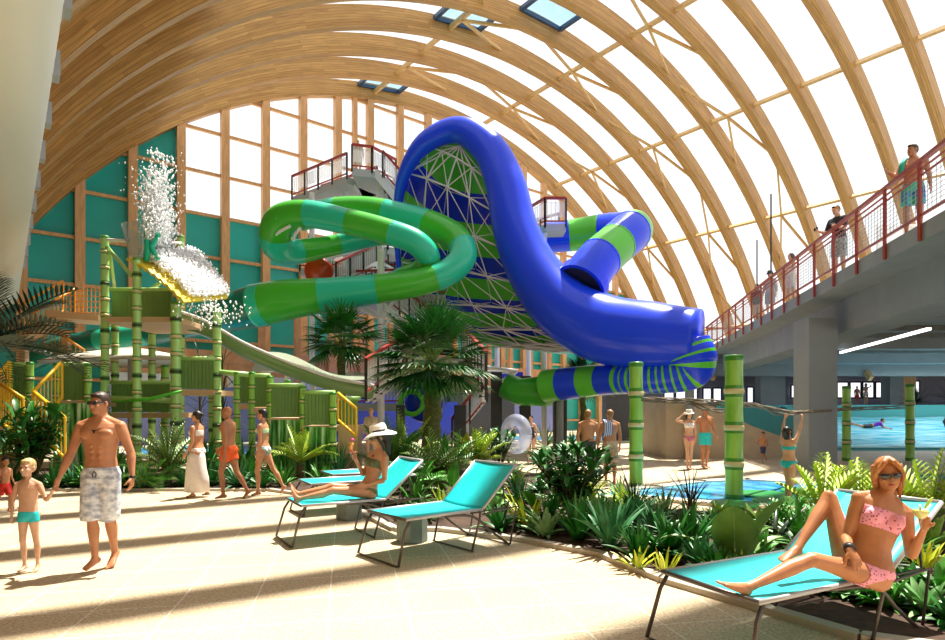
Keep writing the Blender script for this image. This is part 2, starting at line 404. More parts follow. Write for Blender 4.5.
# gallery railing -------------------------------------------------
r = empty('gallery_railing', (bx(4), 4, ZB), 0, 'rust red steel railing with mesh along the edge of the right gallery', 'railing')
def rl(p): return V(p)-r.location
def ge(Y, d=0, z=0): return rl((bx(Y)+d, Y, ZB+z))
posts = [5.6+1.345*i for i in range(21)]
for Y in posts:
    mb = MB(); mb.beam(ge(Y, -.05, -.33), ge(Y, -.05, 1.12), .04, .065, up=(0, 1, 0)); mb.build('post', m_rust, r)
for (z, w, h) in ((1.13, .09, .07), (.98, .03, .03), (.86, .03, .03), (.13, .04, .04)):
    mb = MB(); mb.beam(ge(3, -.03, z), ge(33, -.03, z), w, h); mb.build('rail', m_rust, r)
mb = MB()
for i in range(9): mb.beam(ge(3, .02, .2+.085*i), ge(33, .02, .2+.085*i), .008, .008)
Y = 3
while Y < 33: mb.beam(ge(Y, .02, .17), ge(Y, .02, .95), .008, .008); Y += .14
mb.build('wire_mesh', mat('grey steel mesh', (.35, .33, .32), .4, .5), r)
mb = MB()
for X in (bx(33)+i*1.3 for i in range(1, 9)): mb.beam(rl((X, 33, ZB)), rl((X, 33, ZB+1.1)), .06)
mb.beam(rl((bx(33), 33, ZB+1.1)), rl((22, 33, ZB+1.1)), .1, .1); mb.beam(rl((bx(33), 33, ZB+.5)), rl((22, 33, ZB+.5)), .05, .05)
mb.build('end_railing', m_rust, r)
# grey perforated cabinet / screens on the gallery
mb = MB(); mb.box((bx(12.5)+1.6, 12.3, ZB), (bx(12.5)+4.5, 12.45, ZB+1.35)); o = mb.build('screen_panel', m_frost)
tag(o, 'white perforated screen standing on the gallery beside the man in swim shorts', 'screen')
mb = MB(); mb.box((bx(14.5)+.9, 14.6, ZB), (bx(14.5)+2.6, 14.7, ZB+1.1)); o = mb.build('screen_panel', m_frost)
tag(o, 'white perforated screen on the gallery behind the man in the cap', 'screen')
# antenna poles on the gallery
for (x, y0, lab) in ((757, 240, 'thin dark flag pole rising from the gallery, left one of two'), (771, 194, 'thin dark flag pole rising from the gallery, taller right one of two')):
    Yp = 30 if x < 765 else 26
    a = at(x, y0, Yp); mb = MB(); mb.tube([(a.x, Yp, ZB), (a.x, Yp, a.z)], .035, 8); tag(mb.build('flag_pole', m_black), lab, 'pole', 'thin poles on the gallery')
# ================================================================ BACK OF THE HALL, LOW BUILDINGS
def blk(name, a0, a1, b0_, b1, z0, z1, m):
    mb = MB(); vs = [hall(a, b, z) for a in (a0, a1) for b in (b0_, b1) for z in (z0, z1)]
    mb.add(vs, [(0, 1, 3, 2), (4, 6, 7, 5), (0, 4, 5, 1), (2, 3, 7, 6), (0, 2, 6, 4), (1, 5, 7, 3)]); return struct(mb.build(name, m))
m_salm = mat('salmon timber band', (.62, .32, .15), .6, var=.25, vscale=2)
m_pale = mat('pale render', (.60, .62, .62), .7, var=.1, vscale=1)
blk('wall_back_low', 33.0, 34, 4, 34, 0, 2.9, m_lav)
blk('wall_back_band', 32.9, 34, 4, 34, 3.5, 4.8, m_salm)
blk('wall_back_fascia', 32.8, 34, 4, 34, 2.9, 3.5, m_pale)
for b in range(5, 34, 2): blk('trim_timber_post', 32.6, 32.9, b, b+.3, 2.9, 7.2, m_salm)
blk('wall_kiosk', 29.5, 32, 13, 22, 0, 2.2, mat('bright blue kiosk wall', (.02, .05, .55), .5))
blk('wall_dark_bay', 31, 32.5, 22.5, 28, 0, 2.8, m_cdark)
# beige stone ramp right of the middle
def wedge(name, pts_top, Y0, Y1, m, lab, cat):
    mb = MB(); n = len(pts_top)
    vs = []
    for Y in (Y0, Y1):
        for (px, py) in pts_top: p = at(px, py, Y0); vs.append((p.x, Y, max(0, p.z)))
        for (px, py) in pts_top: p = at(px, py, Y0); vs.append((p.x, Y, 0))
    f = []
    for i in range(n-1):
        f += [(i, i+1, n+i+1, n+i), (2*n+i, 3*n+i, 3*n+i+1, 2*n+i+1), (i, 2*n+i, 2*n+i+1, i+1), (n+i, n+i+1, 3*n+i+1, 3*n+i)]
    f += [(0, n, 3*n, 2*n), (n-1, 3*n-1, 4*n-1, 2*n-1)]
    mb.add(vs, f); o = mb.build(name, m); return tag(o, lab, cat)
wedge('stone_ramp', [(666, 401), (702, 401), (752, 426), (800, 443)], 21, 24.5, m_beige, 'warm beige stone ramp sloping down behind the walking couple', 'ramp')
wedge('pool_wall', [(720, 402), (760, 405), (836, 421), (836, 450)], 26, 26.4, m_poolteal, 'teal side wall of the surf pool sloping down behind the ramp', 'wall')
# surf pool
m_surf = mat('rushing turquoise surf water', (.02, .48, .68), .25, var=1, vscale=1.3, vcol=(.50, .88, .95), vstretch=(.6, 3.5, 1), bump=.2)
r = empty('surf_pool', (22, 30, 0), 0, 'teal surf pool with a sloping sheet of rushing turquoise water', 'pool')
mb = MB(); p = V((22, 30, 0))
q = [(15.2, 26, .12), (30, 26, .12), (36, 36.3, 1.3), (19, 36.3, 1.3)]
K = 24; g = []
for j in range(K+1):
    for i in range(K+1):
        u, v_ = i/K, j/K; a = V(q[0]).lerp(V(q[1]), u); b = V(q[3]).lerp(V(q[2]), u); c = a.lerp(b, v_); c.z += .03*sin(c.x*2.1+c.y)+.03*NZ.noise(c*.9); g.append(c-p)
mb.add(g, [(j*(K+1)+i, j*(K+1)+i+1, (j+1)*(K+1)+i+1, (j+1)*(K+1)+i) for j in range(K) for i in range(K)]); mb.build('water_sheet', m_surf, r, smooth=True)
mb = MB(); mb.box((17-22, 36.4-30, 0), (37-22, 36.9-30, 2.02)); mb.build('back_wall', m_poolteal, r)
mb = MB(); mb.box((14.6-22, 25.2-30, 0), (31-22, 25.9-30, .12)); mb.box((14.6-22, 24.8-30, 0), (31-22, 25.2-30, -.0+.02)); mb.build('front_kerb', m_poolteal, r)
mb = MB(); mb.add([(x-22, y-30, z) for (x, y, z) in ((15.0, 25.9, 0), (15.0, 25.9, .6), (18.9, 36.4, 1.9), (18.9, 36.4, 0), (14.8, 25.9, 0), (14.8, 25.9, .6), (18.7, 36.4, 1.9), (18.7, 36.4, 0))], [(0, 1, 2, 3), (7, 6, 5, 4), (0, 4, 5, 1), (1, 5, 6, 2), (2, 6, 7, 3)]); mb.build('side_wall', m_poolteal, r)
# grey free-standing posts in the middle
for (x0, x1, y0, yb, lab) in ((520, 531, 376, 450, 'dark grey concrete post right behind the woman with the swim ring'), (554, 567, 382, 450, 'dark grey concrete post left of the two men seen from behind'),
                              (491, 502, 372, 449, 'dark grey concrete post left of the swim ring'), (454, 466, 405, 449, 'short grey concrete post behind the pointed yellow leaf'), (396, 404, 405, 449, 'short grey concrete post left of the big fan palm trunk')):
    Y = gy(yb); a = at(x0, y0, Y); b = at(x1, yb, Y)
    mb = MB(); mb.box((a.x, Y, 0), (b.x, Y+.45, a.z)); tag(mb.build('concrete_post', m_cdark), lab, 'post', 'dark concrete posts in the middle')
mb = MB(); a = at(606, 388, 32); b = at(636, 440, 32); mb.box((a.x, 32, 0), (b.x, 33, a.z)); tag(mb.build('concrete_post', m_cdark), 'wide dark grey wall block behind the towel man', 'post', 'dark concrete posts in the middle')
# ================================================================ POOLS AND BEDS
m_water = mat('pool water', (.01, .22, .62), .06, var=1, vscale=2.2, vcol=(.15, .62, .85), vstretch=(1, 1, 1), bump=.5)
m_cope = mat('cream pool coping', (.72, .66, .52), .6)
m_soil = mat('brown planting soil', (.07, .035, .02), .9, var=.5, vscale=10, bump=.6)
m_deckl = mat('pale deck', (.66, .58, .46), .7, var=.1, vscale=2)
def flat(name, pts, z, m, thick=.04, label=None, cat=None, kind=None, zz=0):
    P = [gr(x, y, z) for x, y in pts]; mb = MB(); n = len(P)
    mb.prism([(p.x, p.y) for p in P], z-thick, z)
    o = mb.build(name, m)
    if kind: o['kind'] = kind
    else: tag(o, label, cat)
    return o
def pool(px, lab):
    P = [gr(x, y, 0) for x, y in px]; c = sum(P, V())/len(P)
    r = empty('pool', (c.x, c.y, 0), 0, lab, 'pool')
    mb = MB(); mb.prism([(p.x-c.x, p.y-c.y) for p in P], .005, .03); mb.build('water', m_water, r)
    mb = MB(); n = len(P)
    for i in range(n):
        a = P[i]-c; b = P[(i+1) % n]-c; mb.beam((a.x, a.y, .03), (b.x, b.y, .03), .3, .07); mb.tube([(a.x, a.y, -.0), (a.x, a.y, .065)], .15, 12)
    mb.build('coping', m_cope, r)
    return r
pool([(560, 470+30), (650, 500), (745, 508), (840, 510), (905, 500), (870, 487), (800, 484), (745, 481), (700, 483), (655, 489), (612, 492)], 'bright blue curved pool behind the planting bed, right of the middle')
pool([(500, 441.5), (560, 442), (668, 442), (672, 438), (600, 436.5), (510, 436.5)], 'distant narrow blue pool behind the two men')
pool([(120, 456), (240, 458), (300, 460), (298, 444), (220, 446), (125, 449)], 'distant blue pool behind the bamboo climbing frame')
pool([(865, 482), (960, 484), (960, 474), (880, 473)], 'small blue pool at the right edge behind the ginger-haired woman')
bed = [(-60, 491), (270, 491), (335, 500), (395, 531), (440, 531), (520, 541), (600, 556), (664, 582), (760, 610), (860, 640), (1000, 660), (1000, 505), (880, 520), (700, 514), (620, 508), (560, 478), (480, 468), (340, 472), (180, 470), (-60, 470)]
P = [gr(x, y) for x, y in bed]; mb = MB(); mb.prism([(p.x, p.y) for p in P], -.0+.002, .05); o = mb.build('planting_bed_soil', m_soil); o['kind'] = 'structure'
mb = MB()
Q = P[:11]
for i in range(len(Q)-1): mb.beam((Q[i].x, Q[i].y, .02), (Q[i+1].x, Q[i+1].y, .02), .12, .07)
struct(mb.build('trim_bed_kerb', mat('grey kerb', (.45, .40, .33), .7)))
mb = MB()

for (x, y) in ((21, 29), (26, 31), (31, 32)):  # added fill lights, no visible fixtures, brighten the surf water under the gallery
    l = bpy.data.lights.new('surf_fill_light', 'AREA'); l.shape = 'RECTANGLE'; l.size = 4; l.size_y = 7; l.energy = 210; l.color = (.9, .97, 1)
    o = bpy.data.objects.new('surf_fill_light', l); COL.objects.link(o); o.location = (x, y, 4.15)
# ================================================================ SLIDES
def gloss(name, col): return mat(name, col, .30, coat=.18, spec=.3)
m_sg = gloss('glossy leaf green fibreglass', (.05, .42, .03)); m_st = gloss('glossy sea green fibreglass', (.02, .50, .33))
m_dg = gloss('dark teal green fibreglass', (.0, .16, .12)); m_sb = gloss('glossy royal blue fibreglass', (.008, .055, .88)); m_lg = gloss('bright green fibreglass', (.10, .55, .04))
m_bs = gloss('deep blue shell', (.006, .03, .60))
def W3(pts): return [at(*p) for p in pts]
def slide_tube(name, pts, rad, bands, mats, parent, n=20, per=8, flat=1, step=1.7, offs=0, org=V((0, 0, 0)), start=0):
    """bands: list of material indices cycled every `step` metres of run"""
    P = bez([p-org for p in pts], per); R = []
    k = len(pts)
    for i in range(len(P)): 
        t = i/per; a = min(int(t), k-2); R.append(rad[a]+(rad[a+1]-rad[a])*(t-a) if isinstance(rad, list) else rad)
    # resample finely so bands end cleanly
    mis = []; L = offs
    for i in range(len(P)):
        mis.append(bands[int(L/step) % len(bands)])
        if i < len(P)-1: L += (P[i+1]-P[i]).length
    mb = MB(); mb.tube(P, R, n, mis=mis)
    o = mb.build(name, mats, parent, smooth=True)
    # joint flanges at each colour change
    for i in range(1, len(P)-1):
        if mis[i] != mis[i-1] and step > .2:
            d = (P[i+1]-P[i-1]).normalized(); fl = MB(); fl.tube([P[i]-d*.03, P[i]+d*.03], R[i]*1.018, n); fl.build('joint_ring', mats[mis[i]], parent)
    return P, R
org = at(380, 300, 24); org.z = 0
r = empty('twisting_slide', org, 0, 'green and sea green twisting tube slide looping in front of the stair tower', 'water slide')
GM = [m_sg, m_st, m_dg]
low = W3([(474, 262, 22.9), (462, 281, 22.4), (432, 293, 22.2), (380, 299, 22.0), (320, 305, 22.0), (262, 313, 22.0), (228, 323, 22.3), (190, 330, 23.0), (130, 336, 24), (70, 346, 25)])
c1 = W3([(415, 232, 27), (370, 238, 26.4), (325, 247, 25.6), (290, 252, 24.6), (276, 243, 23.8), (280, 222, 23.2), (305, 214, 22.9), (345, 221, 22.6), (385, 231, 22.4), (415, 242, 22.3), (428, 258, 22.6), (420, 272, 23.2), (400, 279, 24.0)])
slide_tube('slide_tube', c1, [.36, .40, .44, .52, .62, .62, .52, .48, .47, .46, .46, .46, .42], [0, 1], GM, r, per=10, step=1.75, org=org)
c2 = W3([(300, 219, 25.4), (330, 211, 25.2), (365, 210, 25.0), (400, 216, 24.6), (435, 226, 24.0), (458, 240, 23.3), (463, 256, 22.8), (450, 271, 22.5), (425, 281, 22.3), (385, 288, 22.1), (335, 294, 22.0), (285, 300, 22.0), (255, 306, 22.2)])
slide_tube('slide_tube', c2, [.50, .52, .54, .54, .54, .52, .52, .50, .5, .52, .60, .74, .80], [1, 0], GM, r, per=10, step=2.1, org=org, offs=.5)
c3 = W3([(262, 305, 22.3), (232, 312, 22.6), (200, 322, 23.2), (150, 334, 24), (100, 340, 24.8), (55, 350, 25.6), (30, 362, 26)])
slide_tube('slide_tube', c3, [.80, .72, .52, .44, .46, .46, .46], [2, 2, 1], GM, r, per=10, step=2.6, org=org)
mb = MB(); mb.tube([p-org for p in W3([(322, 270, 27.2), (318, 272, 26.6)])], [.55, .62], 16); mb.build('funnel_mouth', [mat('orange red funnel', (.65, .06, .01), .3)], r, smooth=True)
# open window slots on the left bend
mb = MB()
for (a, b_) in (((268, 236), (277, 218)), ((272, 238), (290, 226)), ((293, 240), (300, 228))):
    p = at(*a, 23.1)-org; q = at(*b_, 22.6)-org; mb.tube([p, (p+q)/2+V((0, -.05, .03)), q], .06, 8)
mb.build('slot_rim', m_white, r)
# the supporting mast of the twisting slide
mb = MB(); p = at(381, 300, 23.6); mb.tube([(p.x-org.x, p.y-org.y, 0), (p.x-org.x, p.y-org.y, at(381, 250, 23.6).z)], .14, 10); mb.build('mast', m_white, r)
for (q, lab) in (((352, 296), 0), ((400, 292), 0), ((340, 300), 0)):
    mb = MB(); s_ = at(381, 318, 23.6)-org; mb.tube([s_, at(q[0], q[1], 22.4)-org], .07, 8); mb.build('arm', m_white, r)
# ---------------------------------------------------------------- big blue and green wave slide
org = at(540, 320, 24); org.z = 0
r = empty('wave_slide', org, 0, 'huge royal blue and green wave slide with a white lattice truss on its underside', 'water slide')
BM = [m_sb, m_lg, m_bs]
rim = W3([(400, 285, 27.0), (397, 240, 26.8), (398, 205, 26.4), (405, 172, 25.8), (425, 143, 25.2), (458, 130, 24.8), (488, 148, 24.4), (505, 183, 24.0), (515, 228, 23.6), (532, 268, 23.2), (560, 305, 22.6), (600, 328, 21.8), (650, 336, 20.8), (698, 340, 20.0)])
slide_tube('blue_rim', rim, [.10, .14, .20, .28, .42, .52, .68, .80, .88, 1.0, 1.14, 1.24, 1.18, 1.02], [0], BM, r, n=28, per=8, org=org)
# ribbed sheet of the wave, striped across
Lp = bez(W3([(445, 137, 25.6), (412, 160, 26.2), (402, 200, 26.8), (399, 245, 27.3), (403, 290, 27.4), (432, 322, 27.0), (478, 342, 26), (530, 350, 24.6), (575, 352, 23.4)]), 8)
Rp = bez(W3([(458, 136, 25.3), (482, 160, 25.0), (490, 195, 24.6), (497, 230, 24.3), (512, 268, 24.0), (533, 300, 23.6), (555, 322, 23.2), (575, 338, 22.8), (600, 350, 22.6)]), 8)
N = len(Lp); K = 14; g = []
def sheet(i, u, off=0):
    a, b = Lp[max(0, min(N-1, i))], Rp[max(0, min(N-1, i+9))]; c = a.lerp(b, u); bul = sin(pi*u)*max(0, min(1, (i+9)/14, (N-1-i)/8+.1))
    return c+V((-.3, 1.6, .1))*bul*(1-off)+V((0, -.9, 0))*bul*off*0
mb = MB()
for i in range(-9, N):
    for k in range(K+1): mb.v.append(tuple(sheet(i, k/K)-org))
cuts = [7, 14, 21, 26, 31, 35, 40, 44, 99]
for i in range(N+8):
    for k in range(K):
        s_ = sum(1 for c in cuts if i-9 >= c); mi = 1 if s_ % 2 == 0 else 2
        mb.f.append((i*(K+1)+k, i*(K+1)+k+1, (i+1)*(K+1)+k+1, (i+1)*(K+1)+k)); mb.mi.append(mi)
o = mb.build('wave_sheet', BM, r, smooth=True); sm = o.modifiers.new('solid', 'SOLIDIFY'); sm.thickness = .12
m_truss = mat('pale lattice steel', (.62, .58, .62), .35)
rows = [1, 8, 16, 24, 32, 40, 48, 57]; C4 = 5; nodes = {}
for j, i in enumerate(rows):
    for k in range(C4):
        u = .02+.96*k/(C4-1); nodes[j, k, 0] = sheet(i, u)-org+V((0, -.10, 0))
        i2 = min(N-1, i+3); a = Lp[i2].lerp(Rp[min(N-1, i2+9)], u); nodes[j, k, 1] = a-org+V((0, -.25-.5*sin(pi*u), -.05))
mb = MB(); mb2 = MB()
for j in range(len(rows)):
    for k in range(C4):
        o_ = nodes[j, k, 1]
        if k < C4-1:
            mb.tube([o_, nodes[j, k+1, 1]], .036, 6); mb2.tube([o_, nodes[j, k+1, 0]], .019, 5); mb2.tube([nodes[j, k, 0], nodes[j, k+1, 1]], .019, 5)
        if j < len(rows)-1:
            mb.tube([o_, nodes[j+1, k, 1]], .026, 6); mb2.tube([o_, nodes[j+1, k, 0]], .019, 5)
            if k < C4-1: mb2.tube([o_, nodes[j+1, k+1, 1]], .02, 5)
            if k > 0 and (j+k) % 2: mb2.tube([o_, nodes[j+1, k-1, 1]], .02, 5)
        mb2.tube([o_, nodes[j, k, 0]], .019, 5)
top = at(460, 146, 24.9)-org
for k in range(C4): mb.tube([top, nodes[0, k, 1]], .026, 6); mb.tube([top, nodes[1, k, 1]], .03, 6)
mb.build('lattice_chords', m_truss, r); mb2.build('lattice_struts', m_truss, r)
# curled lower run, thin stripes, sliding back to the left
tail = W3([(686, 345, 20.1), (692, 361, 20.0), (688, 371, 20.1), (664, 377, 20.5), (632, 379, 21.2), (600, 380, 22.4), (572, 383, 23.2), (546, 386, 24.0)])
TB = ([0]*2+[1]*1)*14+[1]+([0]*11+[1]*11)*12
slide_tube('striped_run', tail, [.8, .80, .66, .56, .52, .58, .62, .66], TB, [m_sb, m_lg], r, per=26, step=.08, n=24, org=org)
for (x, y) in ((690, 386), (560, 396)): 
    mb = MB(); p = at(x, y, 20.8 if x > 600 else 24)-org; mb.tube([(p.x, p.y, 0), (p.x, p.y, p.z+.3)], .14, 10); mb.build('support_post', m_conc, r)
mb = MB(); p = [q-org for q in W3([(505, 385, 25.5), (520, 392, 25.3), (548, 391, 24.4)])]; mb.tube(p, [.55, .58, .62], 20); mb.build('lower_run', m_sg, r, smooth=True)
# ---------------------------------------------------------------- upper right tube
org = at(600, 240, 24); org.z = 0
r = empty('tube_slide', org, 0, 'blue and green banded tube slide bending down into the wave slide', 'water slide')
P = W3([(546, 238, 27.2), (575, 235, 27), (605, 231, 26.6), (629, 232, 25.8), (630, 232, 24.7), (614, 246, 23.7), (597, 262, 22.9), (580, 286, 22.3)])
slide_tube('slide_tube', P, [.66, .7, .74, .86, .86, .82, .84, .90], [0, 1], [m_sb, m_lg], r, per=12, step=1.35, n=26, org=org, offs=.3)
d = (P[-1]-P[-2]).normalized(); mb = MB(); q = P[-1]-org
mb.tube([q-d*.35, q+d*.04], 1.0, 26); mb.build('mouth_ring', m_sb, r)
mb = MB(); mb.tube([q+d*.03, q+d*.055], .86, 26); mb.build('dark_mouth', m_black, r)
# blue translucent bowl low down + ring
org = at(424, 410, 27); org.z = 0
r = empty('splash_bowl', org, 0, 'low round blue splash bowl with green swirl behind the big fan palm', 'water slide')
mb = MB(); c = at(424, 403, 27)-org
for (r0, dz, m_) in ((1.25, 0, 0),): mb.tube([c+V((0, .8, 0)), c+V((0, -.1, 0)), c+V((.0, -.3, 0))], [.9, .85, .7], 28)
mb.build('bowl', m_bs, r, smooth=True)
mb = MB(); pts = [c+V((-.5+.5*cos(t), -.5, .5*sin(t))) for t in [i*pi/10 for i in range(21)]]; mb.tube(pts, .12, 10); mb.build('swirl', m_lg, r, smooth=True)
# ================================================================ STAIR TOWER
org = V((-7, 30, 0)); r = empty('stair_tower', org, 0, 'white steel stair tower with red rails and zigzag flights behind the slides', 'stair tower')
m_under = mat('light grey deck underside', (.42, .42, .43), .6); m_tread = mat('dark stair tread', (.03, .03, .035), .6)
m_bal = glassmat('pale baluster panel', (.8, .8, .82), .03, .3, .42, (.8, .8, .82))
def railing(pts, mid=True):
    rr = MB(); pl = []; ii = MB()
    for a, b in zip(pts[:-1], pts[1:]):
        a = V(a)-org; b = V(b)-org; L = (b-a).length; n = max(1, round(L/1.15))
        rr.beam(a+V((0, 0, 1.1)), b+V((0, 0, 1.1)), .11, .10); rr.beam(a+V((0, 0, .12)), b+V((0, 0, .12)), .05, .06)
        for i in range(n+1): p = a.lerp(b, i/n); pl.append(p)
        m_ = int(L/.16)
        for i in range(m_): p = a.lerp(b, (i+.5)/m_); ii.beam(p+V((0, 0, .15)), p+V((0, 0, 1.05)), .018)
        ii.add([a+V((0, .01, .3)), b+V((0, .01, .3)), b+V((0, .01, .95)), a+V((0, .01, .95))], [(0, 1, 2, 3)], 1)
    o = rr.build('railing', m_redr, r); ii.build('balusters', [m_white, m_bal], o)['kind'] = 'stuff'
    for p in pl: pp = MB(); pp.beam(p+V((0, 0, -.15)), p+V((0, 0, 1.1)), .08); pp.build('railing_post', m_black, o)
def deck(pts, th=.35):
    mb = MB(); P = [V(p)-org for p in pts]; mb.prism([(p.x, p.y) for p in P], P[0].z-th, P[0].z); mb.build('platform', m_under, r)
def flight(a, b, w=1.3, wd=(0, 1, 0)):
    a = V(a)-org; b = V(b)-org; wv = V(wd)*w; mb = MB(); n = max(3, int(abs(a.z-b.z)/.19))
    for o_ in (V(), wv): mb.beam(a+o_, b+o_, .10, .34)
    f = mb.build('stair_flight', m_white, r)
    for i in range(n+1): p = a.lerp(b, i/n); tr = MB(); tr.beam(p, p+wv, .30, .06); tr.build('tread', m_tread, f)
def pz(px, py, z): return at(px, py, (z-EYE)*F_PX/(HOR-py))
Z1 = 13.0; A1 = pz(292, 197, Z1); A2 = pz(347, 176, Z1); A3 = pz(352, 168, Z1); A4 = pz(372, 170, Z1); A5 = pz(396, 182, Z1)
deck([A1, A2, A2+V((1.2, 1.6, 0)), A1+V((1.2, 1.4, 0))]); deck([A3, A4, A5, A5+V((.2, 2.6, 0)), A3+V((0, 3.2, 0))])
railing([A1, A2]); railing([A3, A4, A5]); railing([A1+V((1.2, 1.4, 0)), A2+V((1.2, 1.6, 0))])
flight(A4+V((.1, .2, 0)), pz(402, 206, 11.3)); railing([A4+V((.5, 0, -.2)), pz(406, 200, 11.6)])
for (zz, px, py, w, d) in ((9.0, 300, 268, 7, 3), (6.9, 338, 296, 7.2, 3), (9.6, 345, 250, 4, 3)):
    p = pz(px, py, zz); deck([p, p+V((w*.55, -.6, 0)), p+V((w, .6, 0)), p+V((w, d, 0)), p+V((0, d, 0))]); railing([p, p+V((w*.55, -.6, 0)), p+V((w, .6, 0))])
p = pz(300, 262, 9); flight(pz(384, 262, 8.8), pz(322, 290, 6.9)); railing([pz(388, 262, 8.9), pz(336, 288, 7.0)])
flight(pz(376, 300, 6.7), pz(425, 342, 4.2)); railing([pz(382, 298, 6.8), pz(432, 340, 4.3)])
flight(pz(366, 398, 2.1), pz(425, 352, 4.1)); railing([pz(366, 396, 2.1), pz(420, 352, 4.1)])
flight(pz(468, 350, 4.2), pz(484, 396, 2.1)); railing([pz(462, 352, 4.2), pz(486, 394, 2.1)])
p = at(425, 352, 28); deck([V((p.x, 27, 4.1)), V((p.x+2.6, 27, 4.1)), V((p.x+2.6, 30, 4.1)), V((p.x, 30, 4.1))])
def gz(px, py, Y, z): p = at(px, py, Y); return V((p.x, p.y, z))
lowr = gz(330, 396, 28, 2.0); deck([lowr, lowr+V((3.4, 0, 0)), lowr+V((3.4, 2, 0)), lowr+V((0, 2, 0))]); railing([lowr, lowr+V((3.4, 0, 0))])
flight(gz(484, 396, 27.5, 2.2), gz(448, 436, 26.5, .3)); railing([gz(487, 396, 27.4, 2.2), gz(452, 436, 26.4, .2)])
for (px, Y, zt) in ((312, 30.5, 12.7), (381, 29.0, 12.7), (345, 30.2, 12.8), (399, 31, 12.6), (312, 29.3, 6.5), (497, 30, 5.2), (466, 28, 4.0), (400, 28.3, 4.0)):
    p = at(px, 300, Y); mb = MB(); mb.tube([V((p.x, Y, 0))-org, V((p.x, Y, zt))-org], .13, 10); mb.build('column', m_white, r)
for (a, b) in (((355, 185, 29.5), (366, 212, 29.5)), ((390, 190, 29.5), (372, 214, 29.5)), ((381, 245, 29), (312, 262, 30)), ((381, 262, 29), (440, 300, 29)), ((381, 318, 29), (430, 300, 29)), ((381, 345, 29), (425, 330, 29)), ((381, 355, 29), (420, 372, 29)), ((312, 345, 30), (345, 300, 29)), ((312, 310, 30), (350, 345, 29)), ((381, 345, 29), (352, 312, 29)), ((381, 330, 29), (398, 305, 29)), ((466, 372, 28), (516, 372, 27)), ((516, 372, 27), (480, 395, 28)), ((470, 365, 27), (518, 371, 27))):
    mb = MB(); mb.tube([at(*a)-org, at(*b)-org], .075, 8); mb.build('brace', m_white, r)
mb = MB(); mb.box(at(500, 398, 29)-org, at(523, 372, 28)-org); mb.build('blue_panel', m_bs, r)
# small right platform where the tube slide starts
org = V((3.5, 28.5, 0)); r = empty('launch_platform', org, 0, 'small white launch platform with red rail right of the wave slide', 'platform')
Z2 = 9.6; B1 = pz(526, 234, Z2); B2 = pz(545, 224, Z2); B3 = pz(566, 224, Z2)
deck([B1, B2, B3, B3+V((0, 2, 0)), B1+V((0, 2, 0))], .3); railing([B1, B2, B3]); railing([B1+V((0, 2, 0)), B3+V((0, 2, 0))])
for q in (B2, B1+V((.3, 1.6, 0))): mb = MB(); mb.tube([V((q.x, q.y+.3, 0))-org, V((q.x, q.y+.3, Z2-.2))-org], .12, 10); mb.build('column', m_white, r)
mb = MB(); mb.tube([at(536, 262, 28)-org, at(566, 230, 28)-org], .07, 8); mb.build('brace', m_white, r)
# ================================================================ PEOPLE
X_, Y_, Z_ = V((1, 0, 0)), V((0, 1, 0)), V((0, 0, 1))
def bake(mb, mats, name, parent, vox, smooth_it=3, fac=.5, split=None):
    """voxel-merge the pieces collected in mb into one continuous skin"""
    me = bpy.data.meshes.new(name); me.from_pydata(mb.v, [], mb.f); o = bpy.data.objects.new(name, me); COL.objects.link(o)
    r = o.modifiers.new('r', 'REMESH'); r.mode = 'VOXEL'; r.voxel_size = vox; r.use_smooth_shade = True
    s = o.modifiers.new('s', 'SMOOTH'); s.iterations = smooth_it; s.factor = fac
    dg = bpy.context.evaluated_depsgraph_get(); me2 = bpy.data.meshes.new_from_object(o.evaluated_get(dg))
    bpy.data.objects.remove(o); bpy.data.meshes.remove(me)
    me2.name = name; me2.materials.clear()
    for m in (mats if isinstance(mats, list) else [mats]): me2.materials.append(m)
    o = bpy.data.objects.new(name, me2); COL.objects.link(o)
    if parent: o.parent = parent
    me2.polygons.foreach_set('use_smooth', [True]*len(me2.polygons))
    return o
def skin(name, col): return mat(name, col, .42, var=.18, vscale=9, sub=.12, spec=.4)
SK_M = skin('tanned skin', (.50, .22, .11)); SK_B = skin('fair skin', (.68, .40, .26)); SK_W = skin('light tan skin', (.56, .27, .14)); SK_G = skin('golden tan skin', (.50, .21, .09)); SK_D = skin('deep tan skin', (.40, .17, .08))
H_BR = mat('dark brown hair', (.05, .022, .012), .5, var=.5, vscale=60, vstretch=(1, 1, .15)); H_BK = mat('black hair', (.012, .010, .010), .45)
H_BL = mat('blond hair', (.60, .42, .18), .5, var=.4, vscale=60, vstretch=(1, 1, .15)); H_GI = mat('ginger blond hair', (.33, .09, .02), .45, var=.5, vscale=45, vcol=(.55, .24, .07), vstretch=(1, 1, .12), bump=.4)
M_EYE = mat('eye', (.02, .012, .01), .15); M_LENS = mat('dark lens', (.012, .014, .025), .08, spec=.9); M_LIP = mat('lips', (.45, .09, .07), .4)
